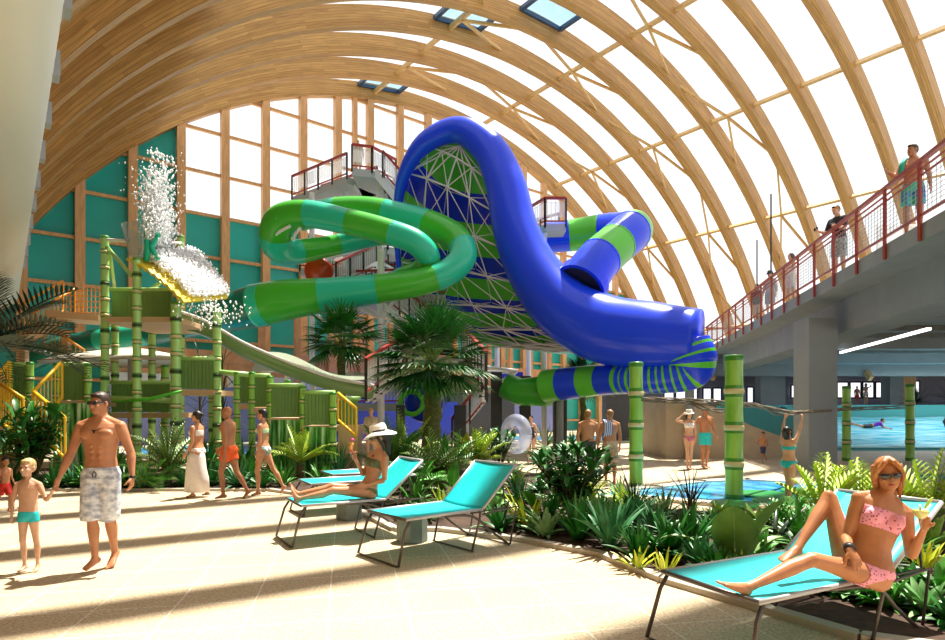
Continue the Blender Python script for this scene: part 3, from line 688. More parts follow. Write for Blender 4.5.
def hand(mb, wr, D, N, T, s, curl, spread=.10, thin=1.0, rf=1.0):
    """palm + four fingers + thumb. D along the hand, N palm normal (fingers curl towards N), T towards the thumb"""
    D = D.normalized(); N = (N-D*N.dot(D)).normalized(); T = (T-D*T.dot(D)-N*T.dot(N)).normalized()
    mb.tube([wr-D*.015*s, wr+D*.02*s, wr+D*.055*s, wr+D*.088*s], [.026*s, .033*s, .041*s, .038*s], 10, flat=[.8, .55, .42, .38], side=T)
    for k, (o, L, r) in enumerate(((.030, .074, .0088), (.0105, .082, .0092), (-.0095, .076, .0088), (-.028, .060, .0078))):
        r *= s*thin*rf; p = wr+D*(.082-.006*abs(k-1))*s+T*o*s; d = (D+T*spread*(1.2-k)*.9).normalized(); ang = curl*.35; pts = [p-d*.02*s]; 
        for j, f in enumerate((.45, .32, .23)):
            dd = (d*cos(ang)+N*sin(ang)); pts.append(pts[-1]+dd*L*f*s+(d*.02*s if j == 0 else V())); ang += curl*.55
        mb.tube(pts, [r, r, r*.92, r*.75], 8)
    p = wr+D*.022*s+T*.026*s; d1 = (D*.62+T*.75+N*.25).normalized(); d2 = (D*.85+T*.35+N*(.3+.35*curl)).normalized()
    mb.tube([p-d1*.012*s, p+d1*.032*s, p+d1*.036*s+d2*.030*s, p+d1*.036*s+d2*.056*s], [.014*s, .0125*s*thin*rf, .0108*s*thin*rf, .0085*s*thin*rf], 8)
def aim(d, o): return V(d[1])-o if isinstance(d[0], str) else d
def human(loc, rz, H, label, sk, female=False, group=None, child=False, up=Z_, up2=None, left=X_, left2=None, look=None, headup=None,
          thL=(.04, 0, -1), shL=(0, .03, -1), thR=(-.04, 0, -1), shR=(0, .03, -1), ftL=(.15, -1, -.12), ftR=(-.15, -1, -.12),
          uaL=(.22, 0, -1), faL=(.12, -.15, -1), uaR=(-.22, 0, -1), faR=(-.12, -.15, -1), hL=None, hR=None, curlL=.5, curlR=.5, palmL=None, palmR=None,
          vox=.012, hair=None, hstyle='short', hm=None, ground=True, thin=1.0, eyes=True, legscale=1.0, headscale=1.0, shape=True, muscle=0):
    s = H/1.75; n = lambda t: V(t).normalized()
    r = empty('person', loc, rz, label, 'person', group); J = {'s': s}
    up = n(up); up2 = n(up2 or up); left = n(left); left = (left-up*left.dot(up)).normalized(); left2 = n(left2) if left2 else left; left2 = (left2-up2*left2.dot(up2)).normalized()
    fw = left.cross(up); fw2 = left2.cross(up2)
    P = V((0, 0, 0)); mb = MB(); TB_ = MB()
    # spine
    L1, L2 = .20*s, .34*s
    if child: L1 *= .95; L2 *= .95
    def sp(t):   # t metres (unscaled) along the spine
        t *= s*(.95 if child else 1)
        if t < .1*s: return P+up*t
        u = min(1, (t-.1*s)/(.2*s)); m = up.lerp(up2, u*.5).normalized()
        if t <= .3*s: return P+up*.1*s+m*(t-.1*s)
        m2 = up.lerp(up2, .5).normalized(); return P+up*.1*s+m2*.2*s+up2*(t-.3*s)
    def fr(t):
        u = max(0, min(1, (t-.05)/.25)); l = left.lerp(left2, u).normalized(); f = fw.lerp(fw2, u).normalized(); return l, f
    if female: ring = [(-.10, .075, .075), (-.05, .150, .108), (0, .172, .118), (.05, .165, .112), (.11, .135, .095), (.17, .118, .085), (.24, .126, .088), (.32, .142, .100), (.40, .148, .098), (.455, .150, .080), (.49, .125, .065), (.52, .060, .055), (.545, .045, .05)]
    elif child: ring = [(-.09, .07, .07), (-.05, .125, .095), (0, .135, .10), (.06, .13, .10), (.14, .122, .095), (.22, .125, .095), (.32, .14, .10), (.40, .145, .095), (.455, .145, .075), (.49, .11, .06), (.52, .055, .05), (.545, .045, .048)]
    else: ring = [(-.10, .075, .075), (-.05, .148, .105), (0, .160, .11), (.06, .155, .105), (.14, .142, .098), (.22, .148, .102), (.30, .168, .115), (.38, .185, .122), (.44, .188, .105), (.475, .165, .085), (.50, .115, .07), (.525, .065, .062), (.55, .055, .058)]
    vs = []; K = 20
    for t, a, b in ring:
        c = sp(t); l, f = fr(t)
        for k in range(K):
            th = 2*pi*k/K; cx, sx = cos(th), sin(th); cx = math.copysign(abs(cx)**.85, cx); sx = math.copysign(abs(sx)**.9, sx)
            vs.append(c+l*(a*s*thin*cx)+f*(b*s*thin*sx))
    def loft(M_, vs, rows):
        b0 = len(M_.v); M_.v += [tuple(v) for v in vs]
        for i in range(rows-1):
            for k in range(K):
                k2 = (k+1) % K; M_.f.append((b0+i*K+k, b0+i*K+k2, b0+(i+1)*K+k2, b0+(i+1)*K+k)); M_.mi.append(0)
        M_.f.append(tuple(b0+k for k in reversed(range(K)))); M_.mi.append(0); M_.f.append(tuple(b0+(rows-1)*K+k for k in range(K))); M_.mi.append(0)
    loft(mb, vs, len(ring))
    hipw = (.088 if female else .085)*s*(.8 if child else 1); shw = (.150 if female else .185)*s*(.86 if child else 1)*thin
    # details of the trunk
    l, f = fr(.36)
    if shape:
        if female:
            for sg in (1, -1): mb.ball(sp(.355)+l*(.068*s*sg)+f*.082*s, (.056*s, .050*s, .056*s), 12, axes=(l, f, up2))
        elif not child:
            for sg in (1, -1):
                mb.ball(sp(.375)+l*(.078*s*sg)+f*.088*s, (.082*s, .038*s, .056*s), 12, axes=(l, f, up2))
                mb.ball(sp(.47)+l*(.08*s*sg)-f*.02*s, (.08*s, .05*s, .045*s), 10, axes=(l, f, up2))
                if muscle:
                    for q, t in enumerate((.10, .155, .21, .262)): ll, ff = fr(t); mb.ball(sp(t)+ll*(.036*s*sg)+ff*(.080+.003*q)*s, (.032*s, .028*s, .026*s), 8, axes=(ll, ff, up))
        for sg in (1, -1): mb.ball(P+left*(.078*s*sg)-fw*.055*s-up*.035*s, (.080*s, .075*s, .082*s)if female else (.075*s, .065*s, .075*s), 12, axes=(left, fw, up))
    # legs
    J['hip'] = P; kleg = s*legscale*(.93 if child else 1)
    tk = (.93 if female else 1)*(.82 if child else 1)*thin
    for sg, th, sh, ft, K_ in ((1, thL, shL, ftL, 'L'), (-1, thR, shR, ftR, 'R')):
        h = P+left*hipw*sg-up*.03*s; th = n(aim(th, h)); ft = n(ft)
        kn = h+th*.43*kleg; sh = n(aim(sh, kn)); an = kn+sh*.41*kleg; bk = -fw
        kf = (th-sh); kf = kf-th*kf.dot(th)
        front = (fw-th*fw.dot(th)).normalized() if abs(fw.dot(th)) < .9 else (up if fw.dot(th) > 0 else -up)
        mb.tube([h, h+th*.10*kleg, h.lerp(kn, .45), h.lerp(kn, .75), kn], [x*s*tk for x in (.088, .088, .077, .060, .054)], 14)
        calfb = -(front-sh*front.dot(sh)).normalized()
        mb.tube([kn, kn.lerp(an, .14)+calfb*.006*s, kn.lerp(an, .32)+calfb*.014*s, kn.lerp(an, .6)+calfb*.006*s, kn.lerp(an, .86), an], [x*s*tk for x in (.054, .050, .057, .044, .032, .034)], 14)
        mb.ball(kn+(front*.012*s), (.047*s*tk,)*3, 10)
        side = ft.cross(sh).normalized(); dn = -(side.cross(ft)).normalized(); dn = dn if dn.dot(sh) > 0 else -dn
        fs = s*(.86 if child else (.92 if female else 1))
        ak = an+sh*.035*s
        mb.tube([ak-ft*.062*fs, ak-ft*.04*fs+dn*.004*fs, ak+ft*.03*fs, ak+ft*.09*fs+dn*.010*fs, ak+ft*.14*fs+dn*.017*fs, ak+ft*.165*fs+dn*.02*fs], [.018*fs, .034*fs, .036*fs, .041*fs, .043*fs, .030*fs], 12, flat=[.8, 1.0, .95, .62, .42, .35], side=side)
        mb.tube([an, ak+ft*.05*fs-dn*.004*fs], [.033*s*tk, .028*fs], 10)
        if vox < .01:
            for q in range(5):
                o = (.030-.0155*q)*fs*(1 if True else 1)*-sg*(1 if side.dot(left) > 0 else -1); rr = (.0125 if q == 0 else .0085)*fs
                p = ak+ft*(.155-.005*q*q*.5)*fs+dn*.020*fs+side*o; mb.tube([p, p+ft*.026*fs, p+ft*(.040-.002*q)*fs+dn*.003*fs], [rr, rr, rr*.8], 8)
        J['knee'+K_] = kn; J['ankle'+K_] = an; J['toe'+K_] = ak+ft*.18*fs; J['hip'+K_] = h
    # arms
    ak_ = (.82 if female else 1)*(.78 if child else 1)*thin; al = s*(.92 if child else 1)
    for sg, ua, fa, hd, cu, pn, K_ in ((1, uaL, faL, hL, curlL, palmL, 'L'), (-1, uaR, faR, hR, curlR, palmR, 'R')):
        shd = sp(.452)+left2*shw*sg; ua = n(aim(ua, shd)); el = shd+ua*.29*al; fa = n(aim(fa, el)); hd = n(hd) if hd else fa
        wr = el+fa*.25*al
        mb.tube([sp(.545)-fw2*.012*s, sp(.50).lerp(shd, .45)+up2*.022*s-fw2*.012*s, shd+up2*.012*s], [x*s*ak_ for x in (.046, .048, .044)], 10)
        mb.tube([shd-left2*.05*sg*s-up2*.0*s, shd+ua*.03*s, shd+ua*.09*al, shd.lerp(el, .6), el], [x*s*ak_ for x in (.055, .062, .055, .046, .040)], 12)
        mb.tube([el, el.lerp(wr, .22), el.lerp(wr, .6), wr], [x*s*ak_ for x in (.041, .044, .035, .0265)], 12, flat=[1, 1, .9, .78])
        mb.ball(shd+left2*.005*sg*s, (.056*s*ak_, .058*s*ak_, .056*s*ak_), 10)
        pn = n(pn) if pn else (-left2*sg*.8+fw2*.0-ua*0).normalized()
        T = fw2 if abs(hd.dot(fw2)) < .8 else up2
        if isinstance(J.get('T'+K_), V): T = J['T'+K_]
        hand(mb, wr, hd, pn, T, s*(.9 if female or child else 1), cu, rf=1.0 if vox < .008 else 1.25)
        J['sh'+K_] = shd; J['elbow'+K_] = el; J['wrist'+K_] = wr; J['hand'+K_] = wr+hd*.09*s; J['hd'+K_] = hd
    # head
    look = n(look) if look else fw2; hu = n(headup) if headup else up2
    hu = (hu-look*hu.dot(look)).normalized(); hl = look.cross(hu)
    if hl.dot(left2) < 0: hl = -hl
    hs = s*headscale*(1.0 if not child else 1.22)
    nb = sp(.52); hc = nb+up2*.085*hs+hu*.075*hs+look*.018*hs
    nr = .047 if female else (.058 if not child else .042)
    mb.tube([sp(.48)-fw2*.005*s, sp(.54), hc-hu*.075*hs-look*.018*hs, hc-hu*.02*hs-look*.02*hs], [(nr+.018)*s, nr*s, nr*s, nr*s], 14)
    A = (hl, look, hu)
    mb.ball(hc+hu*.022*hs-look*.012*hs, (.074*hs, .094*hs, .092*hs), 18, axes=A)
    mb.ball(hc-hu*.028*hs+look*.022*hs, (.062*hs, .070*hs, .078*hs), 16, axes=A)
    mb.ball(hc-hu*.078*hs+look*.050*hs, (.038*hs if not female else .031*hs, .036*hs, .030*hs), 12, axes=A)
    if not female and not child: 
        for sg in (1, -1): mb.ball(hc-hu*.062*hs+look*.020*hs+hl*.040*hs*sg, (.022*hs, .04*hs, .03*hs), 10, axes=A)
    if vox < .011:
        mb.tube([hc+hu*.012*hs+look*.086*hs, hc-hu*.012*hs+look*.100*hs, hc-hu*.030*hs+look*.110*hs, hc-hu*.036*hs+look*.094*hs], [.008*hs, .0095*hs, .014*hs, .010*hs], 8)
        for sg in (1, -1):
            mb.ball(hc-hu*.022*hs+look*.068*hs+hl*.036*hs*sg, (.020*hs, .018*hs, .016*hs), 8, axes=A)
            mb.ball(hc+hu*.026*hs+look*.080*hs+hl*.030*hs*sg, (.026*hs, .010*hs, .009*hs), 8, axes=A)
    for sg in (1, -1): mb.ball(hc-hu*.008*hs-look*.006*hs+hl*.076*hs*sg, (.012*hs, .022*hs, .034*hs), 8, axes=A)
    body = bake(mb, sk, 'body', r, vox, 3 if vox > .008 else 4)
    me = body.data
    J.update(hc=hc, look=look, hu=hu, hl=hl, hs=hs, left=left, left2=left2, up=up, up2=up2, fw=fw, fw2=fw2, sp=sp, fr=fr, r=r, body=body, vox=vox, loft=loft, female=female, child=child)
    # face
    if eyes:
        for sg in (1, -1):
            e = MB(); e.ball(hc+hu*.010*hs+look*.083*hs+hl*.032*hs*sg, (.013*hs, .008*hs, .006*hs), 8, axes=A); e.build('eye', M_EYE, r, True)
    e = MB(); e.ball(hc-hu*.055*hs+look*.092*hs, (.022*hs, .008*hs, .007*hs), 8, axes=A); J['mouth'] = e.build('mouth', M_LIP, r, True)
    # hair
    if hair:
        h = MB()
        lo = hstyle == 'loose'
        if lo:
            for sg in (1, -1):
                pp_ = lambda a, b, c: hc+hu*(a*hs)+look*(b*hs)+hl*(c*hs*sg)
                h.tube([pp_(.120, .02, .004), pp_(.098, .068, .026), pp_(.055, .074, .060), pp_(.0, .045, .079), pp_(-.06, .012, .078)], [.020*hs, .019*hs, .017*hs, .016*hs, .010*hs], 8)
                h.tube([pp_(.06, -.03, .070), pp_(-.03, -.035, .074), pp_(-.11, -.03, .066), pp_(-.18, -.01, .058)], [.024*hs, .026*hs, .020*hs, .008*hs], 8)
        h.ball(hc+hu*(.034 if lo else .036)*hs-look*(.030 if lo else .022)*hs, (.079*hs, .094*hs, .086*hs) if lo else (.081*hs, .095*hs, .090*hs), 20, axes=A)
        h.ball(hc+hu*.010*hs-look*.045*hs, ((.072 if lo else .077)*hs, .072*hs, .080*hs), 16, axes=A)
        if hstyle == 'short': h.ball(hc+hu*.085*hs+look*.04*hs, (.056*hs, .045*hs, .026*hs), 12, axes=A)
        if hstyle in ('bun',): h.ball(hc+hu*.045*hs-look*.125*hs, .036*hs, 12)
        if hstyle in ('long', 'loose'):
            for sg in ((1, -1) if not lo else ()):
                q = hc+hl*.070*hs*sg
                h.tube([q+hu*.06*hs+look*.03*hs, q+hu*.0*hs+look*.018*hs+hl*.010*hs*sg, q-hu*.08*hs-look*.01*hs+hl*.012*hs*sg, q-hu*.15*hs-look*.015*hs], [.014*hs, .019*hs, .018*hs, .008*hs], 10)
            for o in ((-.04, .17), (0, .22), (.04, .18)):
                q = hc+hl*o[0]*hs-look*.075*hs; h.tube([q+hu*.05*hs, q-hu*.06*hs-look*.01*hs, q-hu*o[1]*hs], [.04*hs, .044*hs, .018*hs], 10)
        if hstyle == 'loose':
            for sg in (1,):
                q = hc+hl*.062*hs*sg; h.tube([q+hu*.07*hs+look*.055*hs, q+hu*.02*hs+look*.07*hs+hl*.012*hs*sg, q-hu*.05*hs+look*.055*hs+hl*.010*hs*sg, q-hu*.13*hs+look*.045*hs], [.012*hs, .010*hs, .008*hs, .004*hs], 8)
        bake(h, hair, 'hair', r, max(.008, vox), 2)
    if ground:
        zmin = min(v.co.z for v in me.vertices)
        for o in r.children:
            for v in o.data.vertices: v.co.z -= zmin
        J['dz'] = -zmin
        for k in list(J):
            if k[:3] in ('hip', 'kne', 'ank', 'toe', 'sh'+'L', 'sh'+'R', 'elb', 'wri', 'han') or k == 'hc':
                if isinstance(J[k], V): J[k] = J[k]+V((0, 0, -zmin))
        o_sp = sp; J['sp'] = lambda t: o_sp(t)+V((0, 0, -zmin)); J['P'] = P+V((0, 0, -zmin))
    else: J['P'] = P
    return J
def seg_d(p, a, b):
    ab = b-a; t = max(0, min(1, (p-a).dot(ab)/ab.dot(ab))); return (p-(a+ab*t)).length, t
def cloth(J, name, m, pred, off=.004, thick=0):
    """skin-tight garment: the part of the body surface for which pred(p) holds, lifted off the skin"""
    me = J['body'].data; n = MB(); idx = {}
    for p in me.polygons:
        if pred(p.center):
            f = []
            for vi in p.vertices:
                if vi not in idx: idx[vi] = len(n.v); v = me.vertices[vi]; n.v.append(tuple(v.co+v.normal*off*J['s']))
                f.append(idx[vi])
            n.f.append(tuple(f)); n.mi.append(0)
    if not n.f: return None
    o = n.build(name, m, J['r'], True); s = o.modifiers.new('s', 'SOLIDIFY'); s.thickness = .004*J['s']; s.offset = -1
    return o
def armfree(J, p, lim=.052):
    s = J['s']
    return all(seg_d(p, J[a+k], J[b+k])[0] > lim*s for k in 'LR' for a, b in (('elbow', 'wrist'), ('wrist', 'hand'))) and all(seg_d(p, J['sh'+k].lerp(J['elbow'+k], .12), J['elbow'+k])[0] > lim*s*1.15 for k in 'LR')
def briefs(J, m, name='swim_briefs', top=.045, cut=.9, side=0):
    s = J['s']; P = J['P']
    def pred(p):
        d = p-P; l, f, u = d.dot(J['left'])/s, d.dot(J['fw'])/s, d.dot(J['up'])/s
        return -.135 < u < top and u > -.135+cut*max(0, abs(l)-.02) and abs(f) < .17 and abs(l) < .2 and armfree(J, p)
    return cloth(J, name, m, pred)
def trunks(J, m, L=.5, name='swim_shorts', flare=.016, top=.06, vox=None):
    s = J['s']; P = J['P']; mb = MB(); k_ = (.8 if J['child'] else 1); vs = []; K = 20; rows = ((-.11, .10, .10), (-.06, .168, .122), (0, .174, .124), (top, .165, .118))
    for t, a, b in rows:
        for k in range(K):
            th = 2*pi*k/K; vs.append(P+J['up']*t*s+J['left']*(a*s*k_*cos(th))+J['fw']*(b*s*(.9 if J['child'] else 1)*sin(th)))
    J['loft'](mb, vs, 4)
    for sg in (1, -1): mb.ball(P+J['left']*(.078*s*k_*sg)-J['fw']*.060*s-J['up']*.035*s, (.086*s*k_, .082*s*(.9 if J['child'] else 1), .086*s), 12, axes=(J['left'], J['fw'], J['up']))
    for q in 'LR':
        h = J['hip'+q]; kn = J['knee'+q]; an = J['ankle'+q]; e = h.lerp(kn, min(L, 1))
        tk = (.82 if J['child'] else 1)*s
        pts = [h+(h-kn)*.05, h.lerp(kn, min(L, 1)*.5), e]; rr = [.092*tk+flare*.5, .088*tk+flare, .078*tk+flare*1.5 if L > .6 else .086*tk+flare*1.2]
        if L > 1: pts.append(kn.lerp(an, L-1)); rr.append(.074*tk+flare*1.5)
        mb.tube(pts, rr, 16)
    return bake(mb, m, name, J['r'], vox or max(.009, J['vox']), 2)
def bandtop(J, m, t0, t1, name='bikini_top', lim=.2):
    s = J['s']
    def pred(p):
        d = p-J['sp'](.355); u = d.dot(J['up2'])/s+.355
        return t0 < u < t1 and abs(d.dot(J['left2']))/s < .158 and armfree(J, p)
    return cloth(J, name, m, pred)
def tritop(J, m, name='bikini_top'):
    s = J['s']
    def pred(p):
        d = p-J['sp'](.355); u = d.dot(J['up2'])/s; l = d.dot(J['left2'])/s; f = d.dot(J['fw2'])/s
        if abs(l) > .17 or not armfree(J, p): return False
        if -.062 < u < -.040: return True
        return f > 0 and -.06 < u < .065 and abs(abs(l)-.07) < .062*(1-(u+.06)/.16) or (f > 0 and .0 < u < .13 and abs(abs(l)-.055-(u-.06)*-.2) < .010)
    return cloth(J, name, m, pred)
def shades(J, m=M_LENS):
    hc, look, hu, hl, hs = J['hc'], J['look'], J['hu'], J['hl'], J['hs']; mb = MB()
    for sg in (1, -1):
        mb.ball(hc+hu*.010*hs+look*.096*hs+hl*.033*hs*sg, (.029*hs, .010*hs, .021*hs), 14, axes=((hl-look*.25*sg).normalized(), look, hu))
        mb.beam(hc+hu*.017*hs+look*.090*hs+hl*.058*hs*sg, hc+hu*.008*hs-look*.005*hs+hl*.082*hs*sg, .005*hs, .012*hs, up=hu)
    mb.beam(hc+hu*.018*hs+look*.103*hs-hl*.014*hs, hc+hu*.018*hs+look*.103*hs+hl*.014*hs, .006*hs, .007*hs)
    return mb.build('sunglasses', m, J['r'], True)
def gp(px, py, z=0): return gr(px, py, z)
def pt(t, z=0): return V((t[0], t[1], z))
# ---- father and son, hand in hand
m_wsh = mat('white patterned board shorts', (.78, .80, .84), .7, var=1, vscale=14, vcol=(.28, .32, .42), vstretch=(1, 1, 1.6))
m_aqua = mat('turquoise swimwear', (.01, .50, .55), .5)
father = human(gp(101, 570), RD(4), 1.80, 'tanned bare-chested man in sunglasses and white patterned board shorts leading a boy by the hand', SK_M, vox=.0075, hair=H_BR, muscle=1,
      look=(-.25, -1, -.05), thL=(-.05, .06, -1), shL=(-.02, .34, -1), ftL=(.10, -.9, -.5), thR=(.04, -.10, -1), shR=(.05, .06, -1), ftR=(-.1, -1, -.15),
      uaL=(.34, .10, -1), faL=(.16, -.22, -1), uaR=(-.36, -.06, -1), faR=(-.30, -.28, -1), curlL=.9, curlR=.9, hL=(.02, -.2, -1))
shades(father)
trunks(father, m_wsh, 1.06, 'board_shorts', .018, .045)
J = father
mb = MB(); q = J['P']+J['fw']*.128+J['up']*.01
for sg in (1, -1): mb.tube([q, q+X_*.02*sg-Z_*.03, q+X_*.012*sg-Z_*.065], .005, 6)
mb.build('drawstring', m_black, J['r'])
mb = MB(); c = J['sp'](.50); pts = []
for i in range(25):
    a = pi*i/24; pts.append(c+J['left2']*(.075*cos(a))+J['fw2']*(.045+.075*sin(a))-J['up2']*(.03+.06*sin(a)))
mb.tube(pts, .0035, 6); mb.add([pts[12]+X_*.016+V((0, -.012, 0)), pts[12]-X_*.016+V((0, -.012, 0)), pts[12]-Z_*.035+V((0, -.014, 0)), pts[12]+V((0, .0, -.01))], [(0, 1, 2), (0, 3, 1), (1, 3, 2), (2, 3, 0)]); mb.build('pendant_necklace', m_black, J['r'])
mb = MB(); wq = J['wristL']; hd = (J['handL']-wq).normalized(); mb.tube([wq-hd*.012, wq+hd*.012], .034, 14); mb.build('bracelet', m_black, J['r'])
fh = J['r'].matrix_basis @ J['handR']
bl = gp(38, 572); boyH = 1.17
son = human(bl, RD(4), boyH, 'small fair-haired boy in turquoise swim briefs holding the tanned man\'s hand', SK_B, child=True, vox=.0065, hair=H_BL,
      look=(.05, -1, .0), thL=(.10, .04, -1), shL=(.0, .10, -1), thR=(.0, -.06, -1), shR=(.02, .10, -1), ftR=(-.1, -1, -.1), ftL=(.15, -1, -.3),
      uaL=(.40, -.02, -.9), faL=(.42, -.25, .42), uaR=(-.28, .02, -1), faR=(.16, -.35, -1), curlL=1.0, curlR=.9)
trunks(son, m_aqua, .28, 'swim_briefs', .006, .035, .008)
son['mouth'].data.materials[0] = mat('white teeth smile', (.75, .70, .66), .3)
# bring the boy's left hand to the father's right hand
d = fh-(son['r'].matrix_basis @ son['handL']); son['r'].location.x += max(-.14, min(.14, d.x)); son['r'].location.y += max(-.2, min(.2, d.y))
print('hand gap', d)
# ---- walkers
m_cream = mat('white wrap fabric', (.80, .74, .70), .7, var=.15, vscale=10); m_orng = mat('orange swim shorts', (.75, .10, .01), .6)
J = human(gp(197, 497), RD(-100), 1.66, 'dark-haired woman in a white bikini top and long white wrap skirt walking left', SK_W, True, 'bathers strolling past the bamboo frame', vox=.010, hair=H_BK, hstyle='bun',
      thL=(.0, -.12, -1), shL=(0, .05, -1), thR=(0, .15, -1), shR=(0, .28, -1), uaL=(.15, .12, -1), faL=(.05, -.55, -.9), uaR=(-.15, -.05, -1), faR=(-.05, -.9, -.45))
bandtop(J, m_cream, .29, .405); briefs(J, m_cream)
mb = MB(); s = J['s']; P = J['P']; vs = []; K = 20
for i, (t, a, b, fo) in enumerate(((-.02, .165, .12, 0), (-.15, .185, .16, .01), (-.35, .175, .20, .02), (-.55, .17, .23, .0), (-.84, .17, .25, .0))):
    for k in range(K):
        th = 2*pi*k/K; w_ = 1+.06*sin(th*6)*i/4; vs.append(P+Z_*t*s+X_*(a*s*w_*cos(th))+V((0, -1, 0))*(b*s*w_*sin(th)+fo))
J['loft'](mb, vs, 5); mb.build('wrap_skirt', m_cream, J['r'], True)
J = human(gp(229, 499), RD(-95), 1.74, 'tanned shaven-headed man in orange swim shorts walking left', SK_D, False, 'bathers strolling past the bamboo frame', vox=.010, hair=None,
      up=(0, -.04, 1), thL=(.0, -.28, -1), shL=(0, .12, -1), thR=(0, .25, -1), shR=(0, .62, -1), ftR=(-.1, -.85, -.75), uaL=(.15, .25, -1), faL=(.05, -.05, -1), uaR=(-.15, -.35, -1), faR=(-.05, -.75, -.9))
trunks(J, m_orng, .45)
m_flor = mat('floral bikini', (.10, .62, .50), .6, var=1, vscale=30, vcol=(.80, .70, .25)); m_wb = mat('white and teal bikini', (.80, .82, .78), .6, var=1, vscale=14, vcol=(.05, .35, .35))
J = human(gp(263, 495), RD(-95), 1.70, 'slim short-haired woman in a floral bikini striding left', SK_W, True, 'bathers strolling past the bamboo frame', vox=.010, hair=H_BK, hstyle='short',
      thL=(.0, -.18, -1), shL=(0, .04, -1), thR=(0, .45, -1), shR=(0, .60, -1), ftR=(-.1, -.8, -.85), uaL=(.15, .10, -1), faL=(.05, -.15, -1), uaR=(-.15, .02, -1), faR=(-.05, -.35, -1))
bandtop(J, m_flor, .31, .40); briefs(J, m_wb)
m_red = mat('red shorts', (.60, .02, .01), .6)
J = human(gp(5, 512), RD(60), .95, 'little child in red shorts running at the left edge', SK_M, child=True, vox=.010, hair=H_BK, thL=(0, -.5, -1), shL=(0, .3, -1), thR=(0, .55, -1), shR=(0, 1.1, -.8), ftR=(0, -.4, -1),
      uaL=(.2, .35, -1), faL=(.1, -.6, -.8), uaR=(-.2, -.5, -1), faR=(-.1, -1, .1))
trunks(J, m_red, .75)
# ---- around the middle pool
m_tur = mat('turquoise shorts', (.01, .55, .60), .6); m_pk = mat('pink patterned bikini', (.65, .20, .35), .6, var=.7, vscale=25); m_wt = mat('white swim top', (.80, .80, .84), .6)
G2 = 'couple strolling towards the planting'
J = human(gp(705, 468), RD(10), 1.78, 'bare-chested man in turquoise shorts and sunglasses beside a woman in white hat', SK_M, False, G2, vox=.013, hair=H_BR, thL=(.02, .02, -1), thR=(0, -.08, -1), shL=(0, .2, -1), uaL=(.32, 0, -1), faL=(.3, -.1, -1), uaR=(-.5, .1, -.8), faR=(-.5, 0, -.6))
trunks(J, m_tur, .62, flare=.014); shades(J)
J = human(gp(689, 469), RD(5), 1.66, 'woman in white top and sun hat beside the man in turquoise shorts', SK_B, True, G2, vox=.013, hair=H_BK, hstyle='long', thL=(.0, .08, -1), shL=(0, .15, -1), thR=(.05, -.1, -1), uaL=(.25, .05, -1), faL=(-.1, -.1, -1), uaR=(-.75, -.2, .15), faR=(.75, -.25, .75))
bandtop(J, m_wt, .29, .43, 'crop_top'); briefs(J, m_pk)
def sunhat(J, m, R=.19, tilt=0, band=None):
    hc, hu, hs, look, hl = J['hc'], J['hu'], J['hs'], J['look'], J['hl']; b = hc+hu*.070*hs-look*.015*hs; mb = MB(); K = 28; vs = []
    for (r_, h_) in ((.05, .105), (.085, .09), (.096, .05), (.098, .0), (.13, -.005), (R*.85, -.02), (R, -.038), (R, -.044), (R*.85, -.028), (.098, -.012)):
        for k in range(K):
            th = 2*pi*k/K; wv = .018*sin(2*th+.6)*(1 if r_ > .12 else 0); vs.append(b+hl*(r_*hs*cos(th))+look*(r_*hs*1.05*sin(th))+hu*(h_+wv)*hs)
    L = 10; mb.add(vs, [(i*K+k, i*K+(k+1) % K, (i+1)*K+(k+1) % K, (i+1)*K+k) for i in range(L-1) for k in range(K)]+[tuple(range(K))])
    o = mb.build('sun_hat', m, J['r'], True)
    if band:
        mb = MB(); mb.tube([b+hu*.004*hs, b+hu*.03*hs], .100*hs, 28); mb.build('hat_band', band, o, True)
    return o
m_hat = mat('white straw hat', (.85, .80, .72), .7, var=.12, vscale=40)
sunhat(J, m_hat, .16)
J = human(gp(763, 463), RD(-50), 1.05, 'small child in navy shorts running beside the beige ramp', SK_M, child=True, vox=.012, hair=H_BK, thL=(0, -.55, -1), shL=(0, .1, -1), thR=(0, .5, -1), shR=(0, 1, -.6), ftR=(0, -.3, -1), uaL=(.2, .3, -1), faL=(.1, -.7, -.6), uaR=(-.2, -.5, -.8), faR=(-.1, -1, .2))
trunks(J, mat('navy shorts', (.02, .02, .10), .6), .85)
J = human(gp(789, 505), RD(120), 1.40, 'dark-haired girl in a turquoise bikini on a lily pad reaching for the rope', SK_B, True, vox=.010, hair=H_BK, hstyle='long', up2=(0, .10, 1), look=(0, -1, .4), thL=(.0, -.25, -1), shL=(0, .10, -1), thR=(.0, .12, -1), shR=(0, .28, -1),
      uaL=(.12, -.35, 1), faL=(.0, -.25, 1), uaR=(-.12, -.5, 1), faR=(0, -.3, 1), curlL=.9, curlR=.9)
bandtop(J, m_aqua, .29, .36); briefs(J, m_aqua)
G3 = 'two men seen from behind by the far pool'
J = human(gp(588, 484), RD(178), 1.68, 'bare-backed man in dark shorts seen from behind, left of the man with the towel', SK_W, False, G3, vox=.010, hair=mat('light brown hair', (.30, .15, .06), .5), uaL=(.2, -.05, -1), faL=(-.2, -.5, -.8), uaR=(-.2, -.05, -1), faR=(.2, -.5, -.8))
trunks(J, mat('charcoal shorts', (.05, .05, .06), .7), .85)
J = human(gp(610, 484), RD(185), 1.68, 'man with a blue striped towel over his shoulder, seen from behind', SK_W, False, G3, vox=.010, hair=mat('light brown hair', (.30, .15, .06), .5), uaL=(.22, 0, -1), faL=(.1, -.3, -1), uaR=(-.22, 0, -1), faR=(-.05, -.3, -1))
trunks(J, mat('sand patterned shorts', (.66, .50, .36), .7, var=.5, vscale=14), .95)
